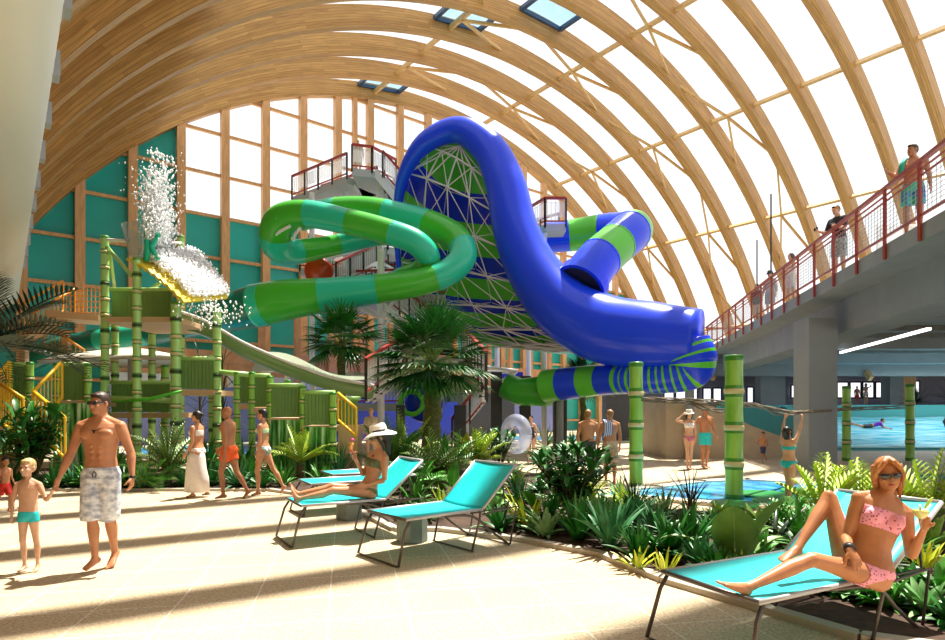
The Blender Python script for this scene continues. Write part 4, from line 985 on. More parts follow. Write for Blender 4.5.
def stripes(name, c1, c2, scale, axis='X'):
    m = bpy.data.materials.new(name); m.use_nodes = True; nt = m.node_tree; b = nt.nodes['Principled BSDF']; tc = nt.nodes.new('ShaderNodeTexCoord'); wv = nt.nodes.new('ShaderNodeTexWave')
    wv.inputs['Scale'].default_value = scale; wv.bands_direction = axis; cr = nt.nodes.new('ShaderNodeValToRGB'); cr.color_ramp.interpolation = 'CONSTANT'
    cr.color_ramp.elements[0].color = (*c1, 1); cr.color_ramp.elements[1].color = (*c2, 1); cr.color_ramp.elements[1].position = .5
    nt.links.new(tc.outputs['Object'], wv.inputs['Vector']); nt.links.new(wv.outputs[0], cr.inputs[0]); nt.links.new(cr.outputs[0], b.inputs['Base Color']); b.inputs['Roughness'].default_value = .8; return m
mb = MB(); c = J['sp'](.46); L = J['left2']; F = J['fw2']; U2 = Z_; g = []
path = [(-.02, -.29), (-.125, -.22), (-.150, -.10), (-.150, 0), (-.115, .055), (-.02, .085), (.07, .06), (.12, -.02), (.150, -.12)]
for (f_, u_) in path:
    for k in range(5): g.append(c+L*(-.01+.045*k)+F*f_*.92+U2*u_)
W5 = [tuple(x) for x in g]; mb.add(W5, [(i*5+k, i*5+k+1, (i+1)*5+k+1, (i+1)*5+k) for i in range(len(path)-1) for k in range(4)])
o = mb.build('striped_towel', stripes('blue and white striped towel', (.03, .10, .48), (.75, .78, .82), 7), J['r'], True); s = o.modifiers.new('s', 'SOLIDIFY'); s.thickness = .018
J = human(gp(531, 464), RD(-25), 1.52, 'woman in a black swimsuit carrying a big clear swim ring', SK_B, True, vox=.013, hair=H_BK, hstyle='bun', thL=(0, .05, -1), thR=(0, -.15, -1), shL=(0, .2, -1), uaL=(.2, .05, -1), faL=(0, -.2, -1), uaR=(-.6, -.25, -.35), faR=(-.75, -.15, .15))
s = J['s']; cloth(J, 'swimsuit', m_black, lambda p: (-.10 < (p-J['P']).z/s < .38 and abs((p-J['P']).x)/s < .17 and (p-J['P']).z/s > -.12+.9*max(0, abs((p-J['P']).x)/s-.02) and armfree(J, p)))
m_ring = glassmat('clear lilac vinyl', (.85, .90, 1), .2, .05, .30, (.70, .78, 1))
mb = MB(); c = gp(519, 464); c = V((at(519, 434, c.y-.25).x, c.y-.25, 1.0+.0)); K = 32; pts = [V((.42*cos(2*pi*i/K), .08*cos(2*pi*i/K), .42*sin(2*pi*i/K))) for i in range(K+1)]
mb.tube(pts, .19, 16, cap=False); o = mb.build('swim_ring', m_ring, None, True); o.location = at(516, 434, c.y-.3); o.rotation_euler = (0, 0, RD(-62)); tag(o, 'big clear lilac inflatable swim ring held by the woman in black', 'swim ring')
# ---- far people at the surf pool
J = human(V((at(857, 400, 41).x, 41, 2.0)), RD(0), 1.35, 'distant red-clad person standing behind the surf pool', SK_M, False, 'pair watching the surf pool', vox=.02, hair=H_BK); trunks(J, m_red, .6)
J = human(V((at(866, 400, 41).x, 41, 2.0)), RD(0), 1.55, 'distant blond person with a hand on the head standing behind the surf pool', SK_B, True, 'pair watching the surf pool', vox=.02, hair=H_BL, hstyle='long', uaL=(.8, 0, .3), faL=(-.6, 0, .7)); briefs(J, m_wt)
# ledge they stand on
mb = MB(); mb.box((17, 37.2, 0), (37, 41.9, 2.0)); tag(mb.build('viewing_terrace', m_poolteal), 'raised teal terrace behind the surf pool', 'terrace')
J = human(V((at(871, 428, 31.5).x, 31.5, .83)), RD(65), 1.65, 'surfer in a purple top lying prone on a yellow board in the surf water', SK_M, False, vox=.02, hair=H_BK, up=(.0, -1, .18), up2=(0, -.9, .45), left=(1, 0, 0), look=(0, -1, .3), headup=(0, -.2, 1),
      thL=(.08, 1, -.05), shL=(.1, 1, .2), thR=(-.08, 1, -.05), shR=(-.1, 1, .35), ftL=(0, 1, -.2), ftR=(0, 1, -.2), uaL=(.3, -.5, -.8), faL=(.0, -1, -.2), uaR=(-.3, -.5, -.8), faR=(0, -1, -.2), ground=False)
s = J['s']; cloth(J, 'purple_top', mat('purple rash top', (.16, .02, .40), .6), lambda p: .12 < (p-J['P']).dot(J['up'])/s < .50 and abs(p.x) < .3 and p.length < .62); trunks(J, m_black, .8)
mb = MB(); K = 20; mb.prism([(.26*cos(2*pi*i/K), -.25+.62*sin(2*pi*i/K)) for i in range(K)], -.20, -.13); o = mb.build('body_board', mat('yellow foam board', (.80, .60, .05), .5)); o.location = J['r'].location; o.rotation_euler = (RD(7), 0, RD(65)); tag(o, 'yellow body board under the prone surfer', 'board')
J['r'].location.z += .05
J = human(V((at(946, 440, 29).x, 29, .45)), RD(40), 1.75, 'figure in a dark wetsuit crouching at the right edge of the surf water', mat('black wetsuit', (.015, .015, .02), .5), False, vox=.02, hair=H_BK, up=(0, -.3, 1), thL=(0, -.6, -.8), shL=(0, .4, -1), thR=(0, -.2, -1), uaR=(-.5, -.3, -.9), faR=(-.3, -.5, -1), ground=False)
J['r'].location.z = 1.15
# swimmer in the far pool
J = human(V((*gp(690, 443).xy, -.95)), RD(20), 1.65, 'swimmer with head and shoulders out of the distant pool', SK_D, False, vox=.018, hair=H_BK, uaL=(.7, -.4, -.4), faL=(0, -1, 0), uaR=(-.7, -.4, -.4), faR=(0, -1, 0))
# ---- people on the gallery
G4 = 'visitors on the upper gallery'
def onb(px, Y): return V((at(px, 0, Y).x, Y, ZB))
J = human(onb(913, 11.9), RD(-40), 1.84, 'man in blue and green swim shorts leaning at the gallery rail, nearest on the gallery', SK_M, False, G4, vox=.011, hair=H_BR, look=(-.7, -1, 0), uaR=(-.3, -.5, -.8), faR=(-.3, -.9, .1), uaL=(.2, .1, -1), faL=(.1, -.3, -1))
trunks(J, mat('blue and green shorts', (.02, .08, .60), .6, var=1, vscale=5, vcol=(.02, .60, .30)), .75)
m_tow = mat('sea green towel', (.02, .45, .35), .8)
mb = MB(); c = J['sp'](.47); 
for (a, b) in (((-.10, .14, .02), (-.24, .10, -.34)),): mb.tube([c+V((-.06, .09, .07)), c+V((-.13, 0, .08)), c+V((-.17, -.10, -.02)), c+V((-.20, -.13, -.22))], [.04, .05, .06, .07], 10, flat=.45)
mb.build('shoulder_towel', m_tow, J['r'], True)
J = human(onb(839, 15.66), RD(-70), 1.92, 'visitor in a black t-shirt, checked shorts and orange cap at the gallery rail', SK_B, False, G4, vox=.013, hair=H_BK, up2=(0, -.15, 1), look=(0, -1, -.35), uaL=(.2, -.35, -1), faL=(0, -1, .05), uaR=(-.2, -.35, -1), faR=(0, -1, .1))
s = J['s']; cloth(J, 't_shirt', mat('black t-shirt', (.02, .02, .025), .8), lambda p: .0 < (p-J['P']).z/s < .50 and all(seg_d(p, J['elbow'+k], J['wrist'+k])[0] > .06 and seg_d(p, J['wrist'+k], J['hand'+k])[0] > .06 for k in 'LR'), .014); trunks(J, mat('checked shorts', (.10, .14, .14), .7, var=.8, vscale=20, vcol=(.6, .6, .6)), .9)
mb = MB(); A3 = (J['hl'], J['look'], J['hu']); mb.ball(J['hc']+J['hu']*.05-J['look']*.015, (.088, .102, .075), 16, axes=A3); mb.ball(J['hc']+J['hu']*.05+J['look']*.10, (.06, .08, .012), 14, axes=A3); mb.build('cap', mat('orange cap', (.55, .20, .03), .7), J['r'], True)
J = human(onb(791, 19.6), RD(-80), 1.72, 'dark-haired woman in a white dress at the gallery rail', SK_B, True, G4, vox=.015, hair=H_BR, hstyle='long', uaL=(.2, -.3, -1), faL=(0, -1, -.1))
s = J['s']; cloth(J, 'white_dress', m_cream, lambda p: -.35 < (p-J['P']).z/s < .42 and armfree(J, p), .02)
J = human(onb(770, 22), RD(-60), 1.66, 'visitor in grey shirt and dark hat far along the gallery', SK_B, False, G4, vox=.017, hair=H_BK); s = J['s']; cloth(J, 'shirt', mat('grey shirt', (.4, .4, .42), .8), lambda p: .0 < (p-J['P']).z/s < .5, .015); trunks(J, m_conc, .95); sunhat(J, m_black, .14)
J = human(onb(757, 23.8), RD(-60), 1.60, 'visitor in dark clothes beside the left flag pole on the gallery', SK_B, True, G4, vox=.017, hair=H_BK, hstyle='long'); s = J['s']; cloth(J, 'shirt', mat('dark shirt', (.06, .05, .06), .8), lambda p: -.1 < (p-J['P']).z/s < .5, .015)
J = human(V((pz(353, 166, 13).x, pz(353, 166, 13).y+1.2, 13.0)), 0, 1.75, 'tiny person in beige standing on the top landing of the stair tower', SK_B, False, vox=.02, hair=H_BL); s = J['s']; cloth(J, 'shirt', m_beige, lambda p: 0 < (p-J['P']).z/s < .5, .015); trunks(J, m_beige, .9)
J = human(V((at(371, 0, 19).x, 19, 0)), 0, 1.75, 'fair-haired person half hidden by ferns behind the woman in the hat', SK_B, True, vox=.015, hair=H_BL, hstyle='bun')
s = J['s']; cloth(J, 'top', m_beige, lambda p: 0 < (p-J['P']).z/s < .5, .015)
# ================================================================ LOUNGERS
m_sling = mat('turquoise sling fabric', (.01, .60, .66), .42, var=.12, vscale=3, spec=.4); m_frame = mat('bronze grey tube', (.10, .085, .08), .35, .5); m_rim = mat('light grey sling rail', (.45, .45, .47), .4, .3)
def lounger(foot, head, wid, lf, lb, ang, z, label, splay=.12):
    """foot: centre of the foot end, head: direction along the bed"""
    d = V(head).normalized(); ang = RD(ang); o = empty('sun_lounger', (foot.x, foot.y, 0), math.atan2(d.y, d.x), label, 'sun lounger', 'turquoise sun loungers')
    hw = wid/2; cb, sb = cos(ang), sin(ang)
    def bed(x, y, dz=0): return V((x, y, z+dz)) if x <= lf else V((lf+(x-lf)*cb, y, z+(x-lf)*sb+dz))
    def sling(x0, x1, name):
        mb = MB(); K = 14; R_ = 8; g = []
        for i in range(K+1):
            for j in range(R_+1):
                x = x0+(x1-x0)*i/K; y = -hw+wid*j/R_; g.append(bed(x, y, -.03*sin(pi*j/R_)*(.6+.4*sin(pi*i/K))+.008))
        mb.add(g, [(i*(R_+1)+j, (i+1)*(R_+1)+j, (i+1)*(R_+1)+j+1, i*(R_+1)+j+1) for i in range(K) for j in range(R_)])
        q = mb.build(name, m_sling, o, True); s = q.modifiers.new('s', 'SOLIDIFY'); s.thickness = .008; return q
    sling(0, lf, 'sling_seat'); sling(lf, lf+lb, 'sling_backrest')
    for s in (-1, 1):
        mb = MB(); mb.tube([bed(0, s*hw), bed(lf*.5, s*hw), bed(lf, s*hw)], .017, 10); mb.build('side_rail', m_rim, o, True)
        mb = MB(); mb.tube([bed(lf, s*hw), bed(lf+lb, s*hw)], .017, 10); mb.build('back_rail', m_rim, o, True)
    mb = MB(); mb.tube([bed(0, -hw), bed(0, hw)], .017, 10); mb.build('foot_bar', m_frame, o, True)
    mb = MB(); mb.tube([bed(lf+lb, -hw), bed(lf+lb, hw)], .017, 10); mb.build('head_bar', m_rim, o, True)
    for s in (-1, 1):
        mb = MB(); mb.tube([V((.06, s*(hw-.01), z)), V((-.02, s*(hw+.0), z*.75)), V((-splay, s*(hw+.03), .012))], .015, 10); mb.build('leg', m_frame, o, True)
        x = lf-.05; mb = MB(); pts = bez([V((lf*.5, s*hw, z-.01)), V((x-.1, s*hw, z-.07)), V((x+.18, s*hw, z*.45)), V((x+.48, s*hw, .015))], 6); mb.tube(pts, .015, 10); mb.build('leg', m_frame, o, True)
        mb = MB(); mb.tube([V((x+.02, s*hw, z)), V((x, s*hw, z-.12)), V((x-.10, s*(hw-.02), .014))], .013, 8); mb.build('leg', m_frame, o, True)
        mb = MB(); mb.tube([bed(lf+lb*.62, s*(hw-.03)), V((lf+lb*.62*cb+.06, s*(hw-.03), z-.02)), V((lf+lb*.62*cb-.5, s*(hw-.03), z-.035))], .011, 8); mb.build('backrest_stay', m_frame, o, True)
        mb = MB(); mb.tube([V((x+.05, s*hw, z-.06)), V((x+.60, s*hw, z-.02)), V((x+.50, s*hw, .02))], .012, 8); mb.build('rear_brace', m_frame, o, True)
    for (xx, zz) in ((-splay, .014), (x-.10, .016), (x+.48, .017)):
        mb = MB(); mb.tube([V((xx, -hw, zz)), V((xx, hw, zz))], .011, 8); mb.build('cross_bar', m_frame, o, True)
    return o
Fa, Fb = V((1.42, 4.42, 0)), V((1.71, 3.64, 0))
L1_ = lounger((Fa+Fb)/2, (.89, .455, 0), .80, 1.36, .86, 33, .48, 'nearest turquoise sun lounger with the ginger-haired woman on it, at lower right')
Ea = at(362, 511, 6.95); Eb = at(413, 520, 6.45); Ea.z = Eb.z = 0
lounger((Ea+Eb)/2, (.763, .646, 0), .78, 1.08, .74, 42, .49, 'empty turquoise sun lounger standing between the hat woman and the planting')
Ha = at(279.7, 499, 7.86); Hb = at(308, 505.5, 7.36); Ha.z = Hb.z = 0
L3_ = lounger((Ha+Hb)/2, (.86, .51, 0), .76, 1.09, .72, 42, .50, 'turquoise sun lounger carrying the woman in the white sun hat')
G_ = at(287, 486, 9.5); G_.z = 0
lounger(G_+V((.2, .25, 0)), (.86, .51, 0), .76, 1.09, .72, 4, .50, 'flat empty turquoise lounger directly behind the hat woman')
G_ = at(312, 476, 10.9); G_.z = 0
lounger(G_+V((.2, .25, 0)), (.86, .51, 0), .76, 1.09, .72, 4, .50, 'farthest flat turquoise lounger, second one behind the hat woman')
m_stool = mat('sage grey concrete', (.22, .27, .24), .7, var=.2, vscale=6)
for (px, py, lab) in ((412, 545, 'sage grey faceted side table under the empty lounger'), (349, 523, 'sage grey faceted side table under the hat woman\'s lounger')):
    c = gr(px, py-4); mb = MB(); mb.tube([V((0, 0, 0)), V((0, 0, .02)), V((0, 0, .34)), V((0, 0, .36))], [.19, .20, .19, .175], 8); o = mb.build('side_table', m_stool); o.location = c; tag(o, lab, 'table', 'faceted side tables')
# ---- women on the loungers
m_pink = mat('pink patterned fabric', (.80, .30, .42), .6)
_nt = m_pink.node_tree; _v = _nt.nodes.new('ShaderNodeTexVoronoi'); _v.inputs['Scale'].default_value = 42; _tc = _nt.nodes.new('ShaderNodeTexCoord'); _cr = _nt.nodes.new('ShaderNodeValToRGB')
_cr.color_ramp.elements[0].color = (.25, .03, .10, 1); _cr.color_ramp.elements[0].position = .22; _cr.color_ramp.elements[1].color = (.85, .34, .46, 1); _cr.color_ramp.elements[1].position = .30
_nt.links.new(_tc.outputs['Object'], _v.inputs['Vector']); _nt.links.new(_v.outputs['Distance'], _cr.inputs[0]); _nt.links.new(_cr.outputs[0], _nt.nodes['Principled BSDF'].inputs['Base Color']); m_oliv = mat('olive green bikini', (.10, .11, .04), .6)
def to(a, b): return V(b)-V(a)
hip = V((2.66, 4.08, .575))
Lv = V((.62, -.70, -.10)).normalized()
def rel(px, py, Y): return ('T', at(px, py, Y)-hip)
J = human(hip, 0, 1.76, 'ginger-haired woman in sunglasses and a pink patterned bikini reclining with a cocktail', SK_G, True, vox=.0062, hair=H_GI, hstyle='loose', ground=False, headscale=1.0, legscale=1.22,
      up=(.30, .10, .93), up2=(.34, .10, .93), left=Lv, left2=(.97, -.16, -.14), look=(-.40, -.90, -.14), headup=(-.10, 0, 1),
      thL=rel(800, 556, 3.90), shL=rel(742, 590, 3.80), ftL=(-.93, -.20, .42), thR=rel(834, 514, 4.32), shR=rel(782, 574, 4.12), ftR=(-.90, -.45, -.12),
      uaL=(.06, -.08, -.98), faL=rel(925, 527, 3.95), uaR=(-.34, -.06, -.90), faR=rel(852, 556, 3.80), hR=(.20, -.45, -.70), hL=(-.25, -.30, .8), curlL=1.15, curlR=.55, palmR=(.1, .5, -.8), palmL=(-.6, -.5, .1))
shades(J); bandtop(J, m_pink, .285, .415); briefs(J, m_pink, top=.03, cut=.85)
mb = MB(); wq = J['wristR']; hd = (wq-J['elbowR']).normalized(); mb.tube([wq-hd*.05, wq+hd*.0], .036, 14); mb.build('wrist_cuff', m_black, J['r'], True)
JF = J
# cocktail in her hand
m_gl = glassmat('cocktail glass', (.97, 1, 1), .15); m_yel = mat('pale yellow drink', (.75, .72, .18), .2)
def cocktail(c, lab, liquid, hurricane=False):
    o = empty('cocktail_glass', c, 0, lab, 'glass'); mb = MB()
    if hurricane: mb.tube([V((0, 0, z)) for z in (0, .006, .03, .06, .10, .14, .19)], [.03, .006, .010, .032, .024, .030, .038], 18)
    else: mb.tube([V((0, 0, z)) for z in (0, .005, .05, .07, .085, .115, .145)], [.032, .005, .005, .012, .032, .046, .054], 20)
    mb.build('glass', m_gl, o, True); mb = MB()
    if hurricane:
        mb.tube([V((0, 0, z)) for z in (.035, .06, .09)], [.014, .029, .023], 16); mb.build('red_layer', mat('red grenadine', (.50, .01, .01), .2), o, True)
        mb = MB(); mb.tube([V((0, 0, z)) for z in (.09, .11, .14, .178)], [.023, .024, .028, .034], 16); mb.build('orange_layer', mat('orange juice', (.95, .35, .01), .25), o, True)
        mb = MB(); mb.ball((.012, 0, .225), (.026, .02, .018), 10); mb.build('pink_flower', mat('pink flower', (.80, .05, .30), .5), o, True)
    else:
        mb.tube([V((0, 0, z)) for z in (.075, .09, .115, .128)], [.014, .034, .044, .047], 18); mb.build('drink', liquid, o, True)
        mb = MB(); mb.ball((.05, 0, .175), (.012, .006, .05), 10, axes=(V((.8, 0, -.6)), Y_, V((.6, 0, .8)))); mb.build('lime_wedge', mat('lime wedge', (.55, .75, .08), .4), o, True)
        mb = MB(); mb.tube([(0, 0, .09), (-.005, 0, .165)], .006, 8); mb.build('straw', m_white, o, True)
    return o
hw_ = JF['r'].location+JF['handL']
cocktail(hw_+V((-.045, -.03, -.085)), 'pale yellow cocktail with a lime wedge in the ginger-haired woman\'s hand', m_yel)
# woman with the hat
hip = at(368, 490, 7.95); hip.z = .615
d3 = V((.86, .51, 0)).normalized(); n3 = V((.51, -.86, 0)).normalized()   # n3 points to the near side
hipl = hip
knL = at(318, 488, 7.66)-hip; knR = at(326, 483, 7.86)-hip
Lv = V((.30, -.95, .0)).normalized(); s_ = 1.76/1.75
J = human(hip, 0, 1.76, 'woman in a white sun hat and olive bikini reclining with an orange cocktail', SK_W, True, vox=.0085, hair=H_BK, hstyle='long', ground=False, headscale=1.14, legscale=1.05,
      up=(.30, .16, .95), up2=(.26, .12, .96), left=Lv, left2=(.74, -.66, 0), look=(-.93, -.30, -.22), headup=(-.06, 0, 1),
      thL=knL-Lv*.088, shL=(-1, -.14, -.24), ftL=(-.28, .05, 1), thR=knR+Lv*.088, shR=(-1, -.30, -.20), ftR=(-.28, -.1, 1),
      uaL=(.0, -.28, -1), faL=(-.98, -.14, -.24), uaR=(-.34, -.1, -1), faR=(-.40, -.35, .86), hR=(-.1, -.2, 1), curlR=1.1, curlL=.25)
shades(J); bandtop(J, m_oliv, .295, .40); briefs(J, m_oliv, top=.03); sunhat(J, m_hat, .195, band=m_black)
mb = MB(); c = J['sp'](.50); F2 = J['fw2']; mb.ball(c+F2*.075-J['up2']*.07, (.02, .02, .028), 10); mb.build('pendant', mat('dark red pendant', (.12, .01, .02), .4), J['r'], True)
hw_ = J['r'].location+J['handR']
cocktail(hw_+V((-.035, -.035, -.045)), 'layered red and orange cocktail with pink flower held by the hat woman', None, True)
# ================================================================ BAMBOO CLIMBING FRAME
m_bam = mat('bright bamboo green', (.32, .62, .10), .35, coat=.3, var=.4, vscale=2.0, vcol=(.16, .46, .04), vstretch=(3, 3, .6)); m_bamd = mat('dark bamboo green', (.04, .26, .02), .35, coat=.3); m_bamd2 = mat('mid bamboo green', (.10, .32, .05), .35, coat=.3); m_node = mat('pale bamboo joint', (.62, .55, .28), .5); m_dk = mat('dark joint band', (.03, .06, .02), .5)
m_olive = mat('moss green slatted panel', (.15, .30, .085), .5, var=.1, vscale=2); m_tan = mat('peach deck edge', (.62, .42, .24), .6)
m_yst = mat('yellow painted steel', (.85, .50, .02), .45); m_ost = mat('orange painted steel', (.70, .28, .02), .45)
def bamboo(x, ytop, Y, r, n, lab, parent=None, org=None, z0=0, name='bamboo_pole'):
    c = at(x, ytop, Y); z1 = c.z
    o = parent or empty(name, (c.x, Y, 0), 0, lab, 'bamboo pole', None); off = V((c.x, Y, 0)) if parent is None else org
    base = V((c.x, Y, 0))-off; pts = []; rs = []; ms = []
    h = (z1-z0)/n
    for i in range(n):
        for (t, k) in ((0.0, .94), (.06, 1.04), (.16, .97), (.5, .93), (.84, .97), (.95, 1.05)): pts.append(base+Z_*(z0+h*(i+t))); rs.append(r*k); ms.append(0 if .1 < t < .8 else 1)
    pts.append(base+Z_*z1); rs.append(r*.9); ms.append(1)
    mb = MB(); mb.tube(pts, rs, 16, mis=ms); q = mb.build('cane' if parent is None else 'bamboo_post', [m_bam, m_bamd] if n < 8 else [m_bam2, m_bamd2], o, True)
    for i in range(1, n): mb = MB(); p = base+Z_*(z0+h*i); mb.tube([p-Z_*.05*r/.15, p, p+Z_*.04*r/.15], [r*1.06, r*1.13, r*1.05], 14); mb.build('node', m_node if i % 3 or n < 8 else m_dk, q if parent is not None else o, True)
    return o
m_bam2 = mat('light bamboo green', (.38, .66, .20), .35, coat=.3)
for (x, yt, Y, r, n, lab) in ((636, 362, 13.0, .15, 4, 'thick bright green bamboo pole in the planting, left of the couple'), (734, 355, 11.2, .165, 4, 'thickest bright green bamboo pole, right of the man in turquoise shorts'),
                              (846.5, 386, 20.0, .135, 4, 'thin green bamboo pole in front of the surf pool, left of two'), (910, 384, 20.0, .135, 4, 'thin green bamboo pole in front of the surf pool, right of two')):
    bamboo(x, yt, Y, r, n, lab)
# driftwood rope between the poles
m_drift = mat('grey brown driftwood', (.24, .19, .13), .8, var=.4, vscale=6)
mb = MB(); a = bez([at(636, 399, 13), at(680, 401, 12.3), at(734, 404, 11.4), at(765, 407, 12.2), at(800, 412, 14), at(850, 409, 18), at(905, 407, 19.8)], 12)
for ph in range(4):
    mb.tube([p+V((0, cos(i*.33+ph*1.6)*.035, sin(i*.33+ph*1.6)*.035*(1+.6*sin(i*.11)))) for i, p in enumerate(a)], .016, 7)
b2 = bez([at(690, 404, 12.1), at(720, 411, 11.6), at(750, 404, 11.8), at(780, 414, 12.8), at(812, 411, 14.6)], 10)
for ph in range(2): mb.tube([p+V((0, .03*cos(i*.5+ph*3), .03*sin(i*.5+ph*3))) for i, p in enumerate(b2)], .018, 6)
tag(mb.build('twisted_rope', m_drift, None, True), 'twisted grey driftwood rope slung between the bamboo poles on the right', 'rope')
# frame
org = V((-7, 16, 0)); r = empty('climbing_frame', org, 0, 'green bamboo climbing frame with slatted panels, yellow stairs and tipping bucket', 'play frame')
for (x, yt, Y) in ((105, 236, 16), (137, 258, 15.2), (176, 302, 15.4), (217, 309, 15.6), (181, 236, 18.5), (115, 300, 18), (152, 288, 18.2), (165, 365, 17)):
    c = at(x, yt, Y); bamboo(x, yt, Y, .105 if x != 176 else .13, max(5, int(c.z/.42)), None, r, org)
for (x, yt, Y) in ((9, 362, 14.6), (30, 362, 14.8), (57, 363, 15), (88, 364, 15), (237, 372, 15.6), (252, 372, 15.4), (270, 376, 15.2), (303, 386, 14.8), (333, 392, 14.6), (212, 356, 15.7), (288, 380, 17)):
    c = at(x, yt, Y); bamboo(x, yt, Y, .085, max(5, int(c.z/.36)), None, r, org)
def panel(x0, y0, x1, y1, Y, m=None):
    a = at(x0, y1, Y)-org; b = at(x1, y0, Y)-org; mb = MB(); n = max(6, int((b.x-a.x)/.085)); w_ = (b.x-a.x)/n
    for i in range(n): mb.box((a.x+w_*i+.004, a.y-.02, a.z), (a.x+w_*(i+1)-.004, a.y+.02+.008*(i % 2), b.z))
    o = mb.build('slatted_panel', m or m_olive, r)
    mb = MB(); mb.tube([(a.x-.05, a.y, b.z+.04), (b.x+.05, a.y, b.z+.04)], .055, 12); mb.build('top_rail', m_bam2, o, True)
    mb = MB(); mb.box((a.x-.05, a.y-.06, a.z-.16), (b.x+.05, a.y+1.2, a.z-.02)); mb.build('deck_edge', m_tan, o)
bpy.data.materials['light bamboo green']
for p in ((58, 366, 87, 400, 15.05), (112, 384, 170, 412, 16.2), (181, 360, 213, 389, 15.5), (237, 376, 251, 403, 15.6), (254, 377, 268, 407, 15.4), (271, 387, 302, 417, 15), (305, 394, 333, 425, 14.7), (112, 291, 172, 318, 16.3), (10, 366, 26, 400, 14.8), (340, 400, 358, 425, 15.2)): panel(*p)
for (x0, y0, x1, y1, Y) in ((217, 372, 252, 375, 15.6), (105, 398, 180, 401, 15.8), (180, 392, 217, 394, 15.8)):
    mb = MB(); mb.tube([at(x0, y0, Y)-org, at(x1, y1, Y)-org], .07, 12); mb.build('bamboo_rail', m_bam2, r, True)
mb = MB(); a = at(105, 322, 15.6)-org; b = at(178, 316, 15.6)-org; mb.box((a.x, a.y, a.z), (b.x, a.y+2.4, b.z-.02)); mb.build('upper_deck', m_tan, r)
mb = MB(); mb.tube([at(110, 402, 15)-org, at(150, 399, 15)-org, at(182, 391, 15)-org], [.02, .05, .03], 8); mb.build('leaf_rail', m_lg, r, True)
for (a, b) in (((107, 247, 15.9), (132, 276, 15.3)), ((109, 250, 15.9), (116, 300, 17.8)), ((150, 290, 18), (160, 283, 17))):
    mb = MB(); mb.tube([at(*a)-org, at(*b)-org], .05, 8); mb.build('diagonal_cane', m_bam2, r, True)
# tipping bucket with the gushing water
mb = MB(); c = at(142, 256, 15.6)-org; K = 20
mb.tube([c+Z_*z for z in (-.05, 0, .35, .75)], [.28, .30, .38, .48], K, cap=False); mb.build('tipping_bucket', glassmat('smoky bucket plastic', (.8, .85, .85), .12, .1, .25, (.6, .65, .65)), r, True)
mb = MB(); mb.tube([at(108, 240, 15.9)-org, at(131, 241, 15.6)-org], .045, 10); mb.build('bucket_axle', m_white, r)
mb = MB(); mb.tube([at(158, 243, 15.9)-org, at(181, 243, 18)-org], .04, 10); mb.build('bucket_axle', m_white, r)
mb = MB(); c = at(152, 247, 15.3)-org
mb.tube([c+V((-.16, 0, .38)), c+V((-.10, 0, 0)), c+V((-.14, 0, -.36))], [.05, .09, .07], 8)
mb.tube([c+V((.14, 0, .26)), c+V((-.02, 0, 0)), c+V((.16, 0, -.34))], [.05, .08, .06], 8); mb.ball(c+V((.15, 0, .30)), .07, 10); mb.build('green_pivot_arm', mat('sea green cast arm', (.0, .45, .28), .35), r, True)
# yellow splash roof
q = [at(123, 260, 15.6)-org, at(140, 254, 15.0)-org, at(196, 303, 14.6)-org, at(228, 300, 15.9)-org, at(180, 258, 16.9)-org]
mb = MB(); K = 18; g = []
A_1, A_2, A_3, A_4 = at(126, 258, 15.2)-org, at(192, 256, 17.2)-org, at(228, 298, 16.6)-org, at(184, 302, 14.7)-org
for i in range(K+1):
    for j in range(9):
        u = i/K; v_ = j/8; p = A_1.lerp(A_4, u).lerp(A_2.lerp(A_3, u), v_); p.z += .10*sin(pi*u)+.05*(i % 2); g.append(p)
mb.add(g, [(i*9+j, (i+1)*9+j, (i+1)*9+j+1, i*9+j+1) for i in range(K) for j in range(8)]); o = mb.build('yellow_splash_roof', mat('yellow roof sheet', (.80, .62, .04), .5), r); s = o.modifiers.new('s', 'SOLIDIFY'); s.thickness = .06
# water drops
m_drop = mat('white splashing water', (.95, .97, 1), .3)
def drops(name, fn, n, lab):
    mb = MB(); rn = random.Random(3)
    for _ in range(n):
        p, s = fn(rn); vs = [p+V(d)*s for d in ((1, 0, 0), (-1, 0, 0), (0, 1, 0), (0, -1, 0), (0, 0, 1.3), (0, 0, -1.3))]
        mb.add(vs, [(0, 2, 4), (2, 1, 4), (1, 3, 4), (3, 0, 4), (2, 0, 5), (1, 2, 5), (3, 1, 5), (0, 3, 5)])
    o = mb.build(name, m_drop, None, True); o['kind'] = 'stuff'; return tag(o, lab, 'water')
def f1(rn):
    u = min(1.15, abs(rn.gauss(.25, .38))); c = at(156, 256, 15.7); w = .20+.55*min(1, u)
    core = rn.random() < .55
    g_ = rn.gauss(0, .45 if not core else .22)
    return c+V((.05+g_*w+.06*sin(u*7), rn.gauss(0, .25), .3+u*2.0)), rn.uniform(.010, .032)*(1 if not core else 1.4)
drops('water_splash', f1, 4200, 'white fountain of water gushing up from the tipping bucket')
def f2(rn):
    u, v_ = rn.random(), rn.random(); u = .08+.95*u; v_ = v_**.7 if rn.random() < .7 else v_
    p = org+A_1.lerp(A_4, u).lerp(A_2.lerp(A_3, u), .12+.85*v_); p.z += .15+.10*sin(pi*u)+abs(rn.gauss(0, .10)); return p+V((rn.gauss(0, .04), 0, 0)), rn.uniform(.018, .042)
drops('water_curtain', f2, 6500, 'sheet of white water drops pouring over the yellow splash roof')
def f3(rn):
    c = at(212, 312, 15.4); return c+V((rn.gauss(0, .35), rn.gauss(0, .4), rn.gauss(0, .18))), rn.uniform(.015, .035)
drops('water_drops', f3, 250, 'loose white drops falling off the low end of the yellow splash roof')
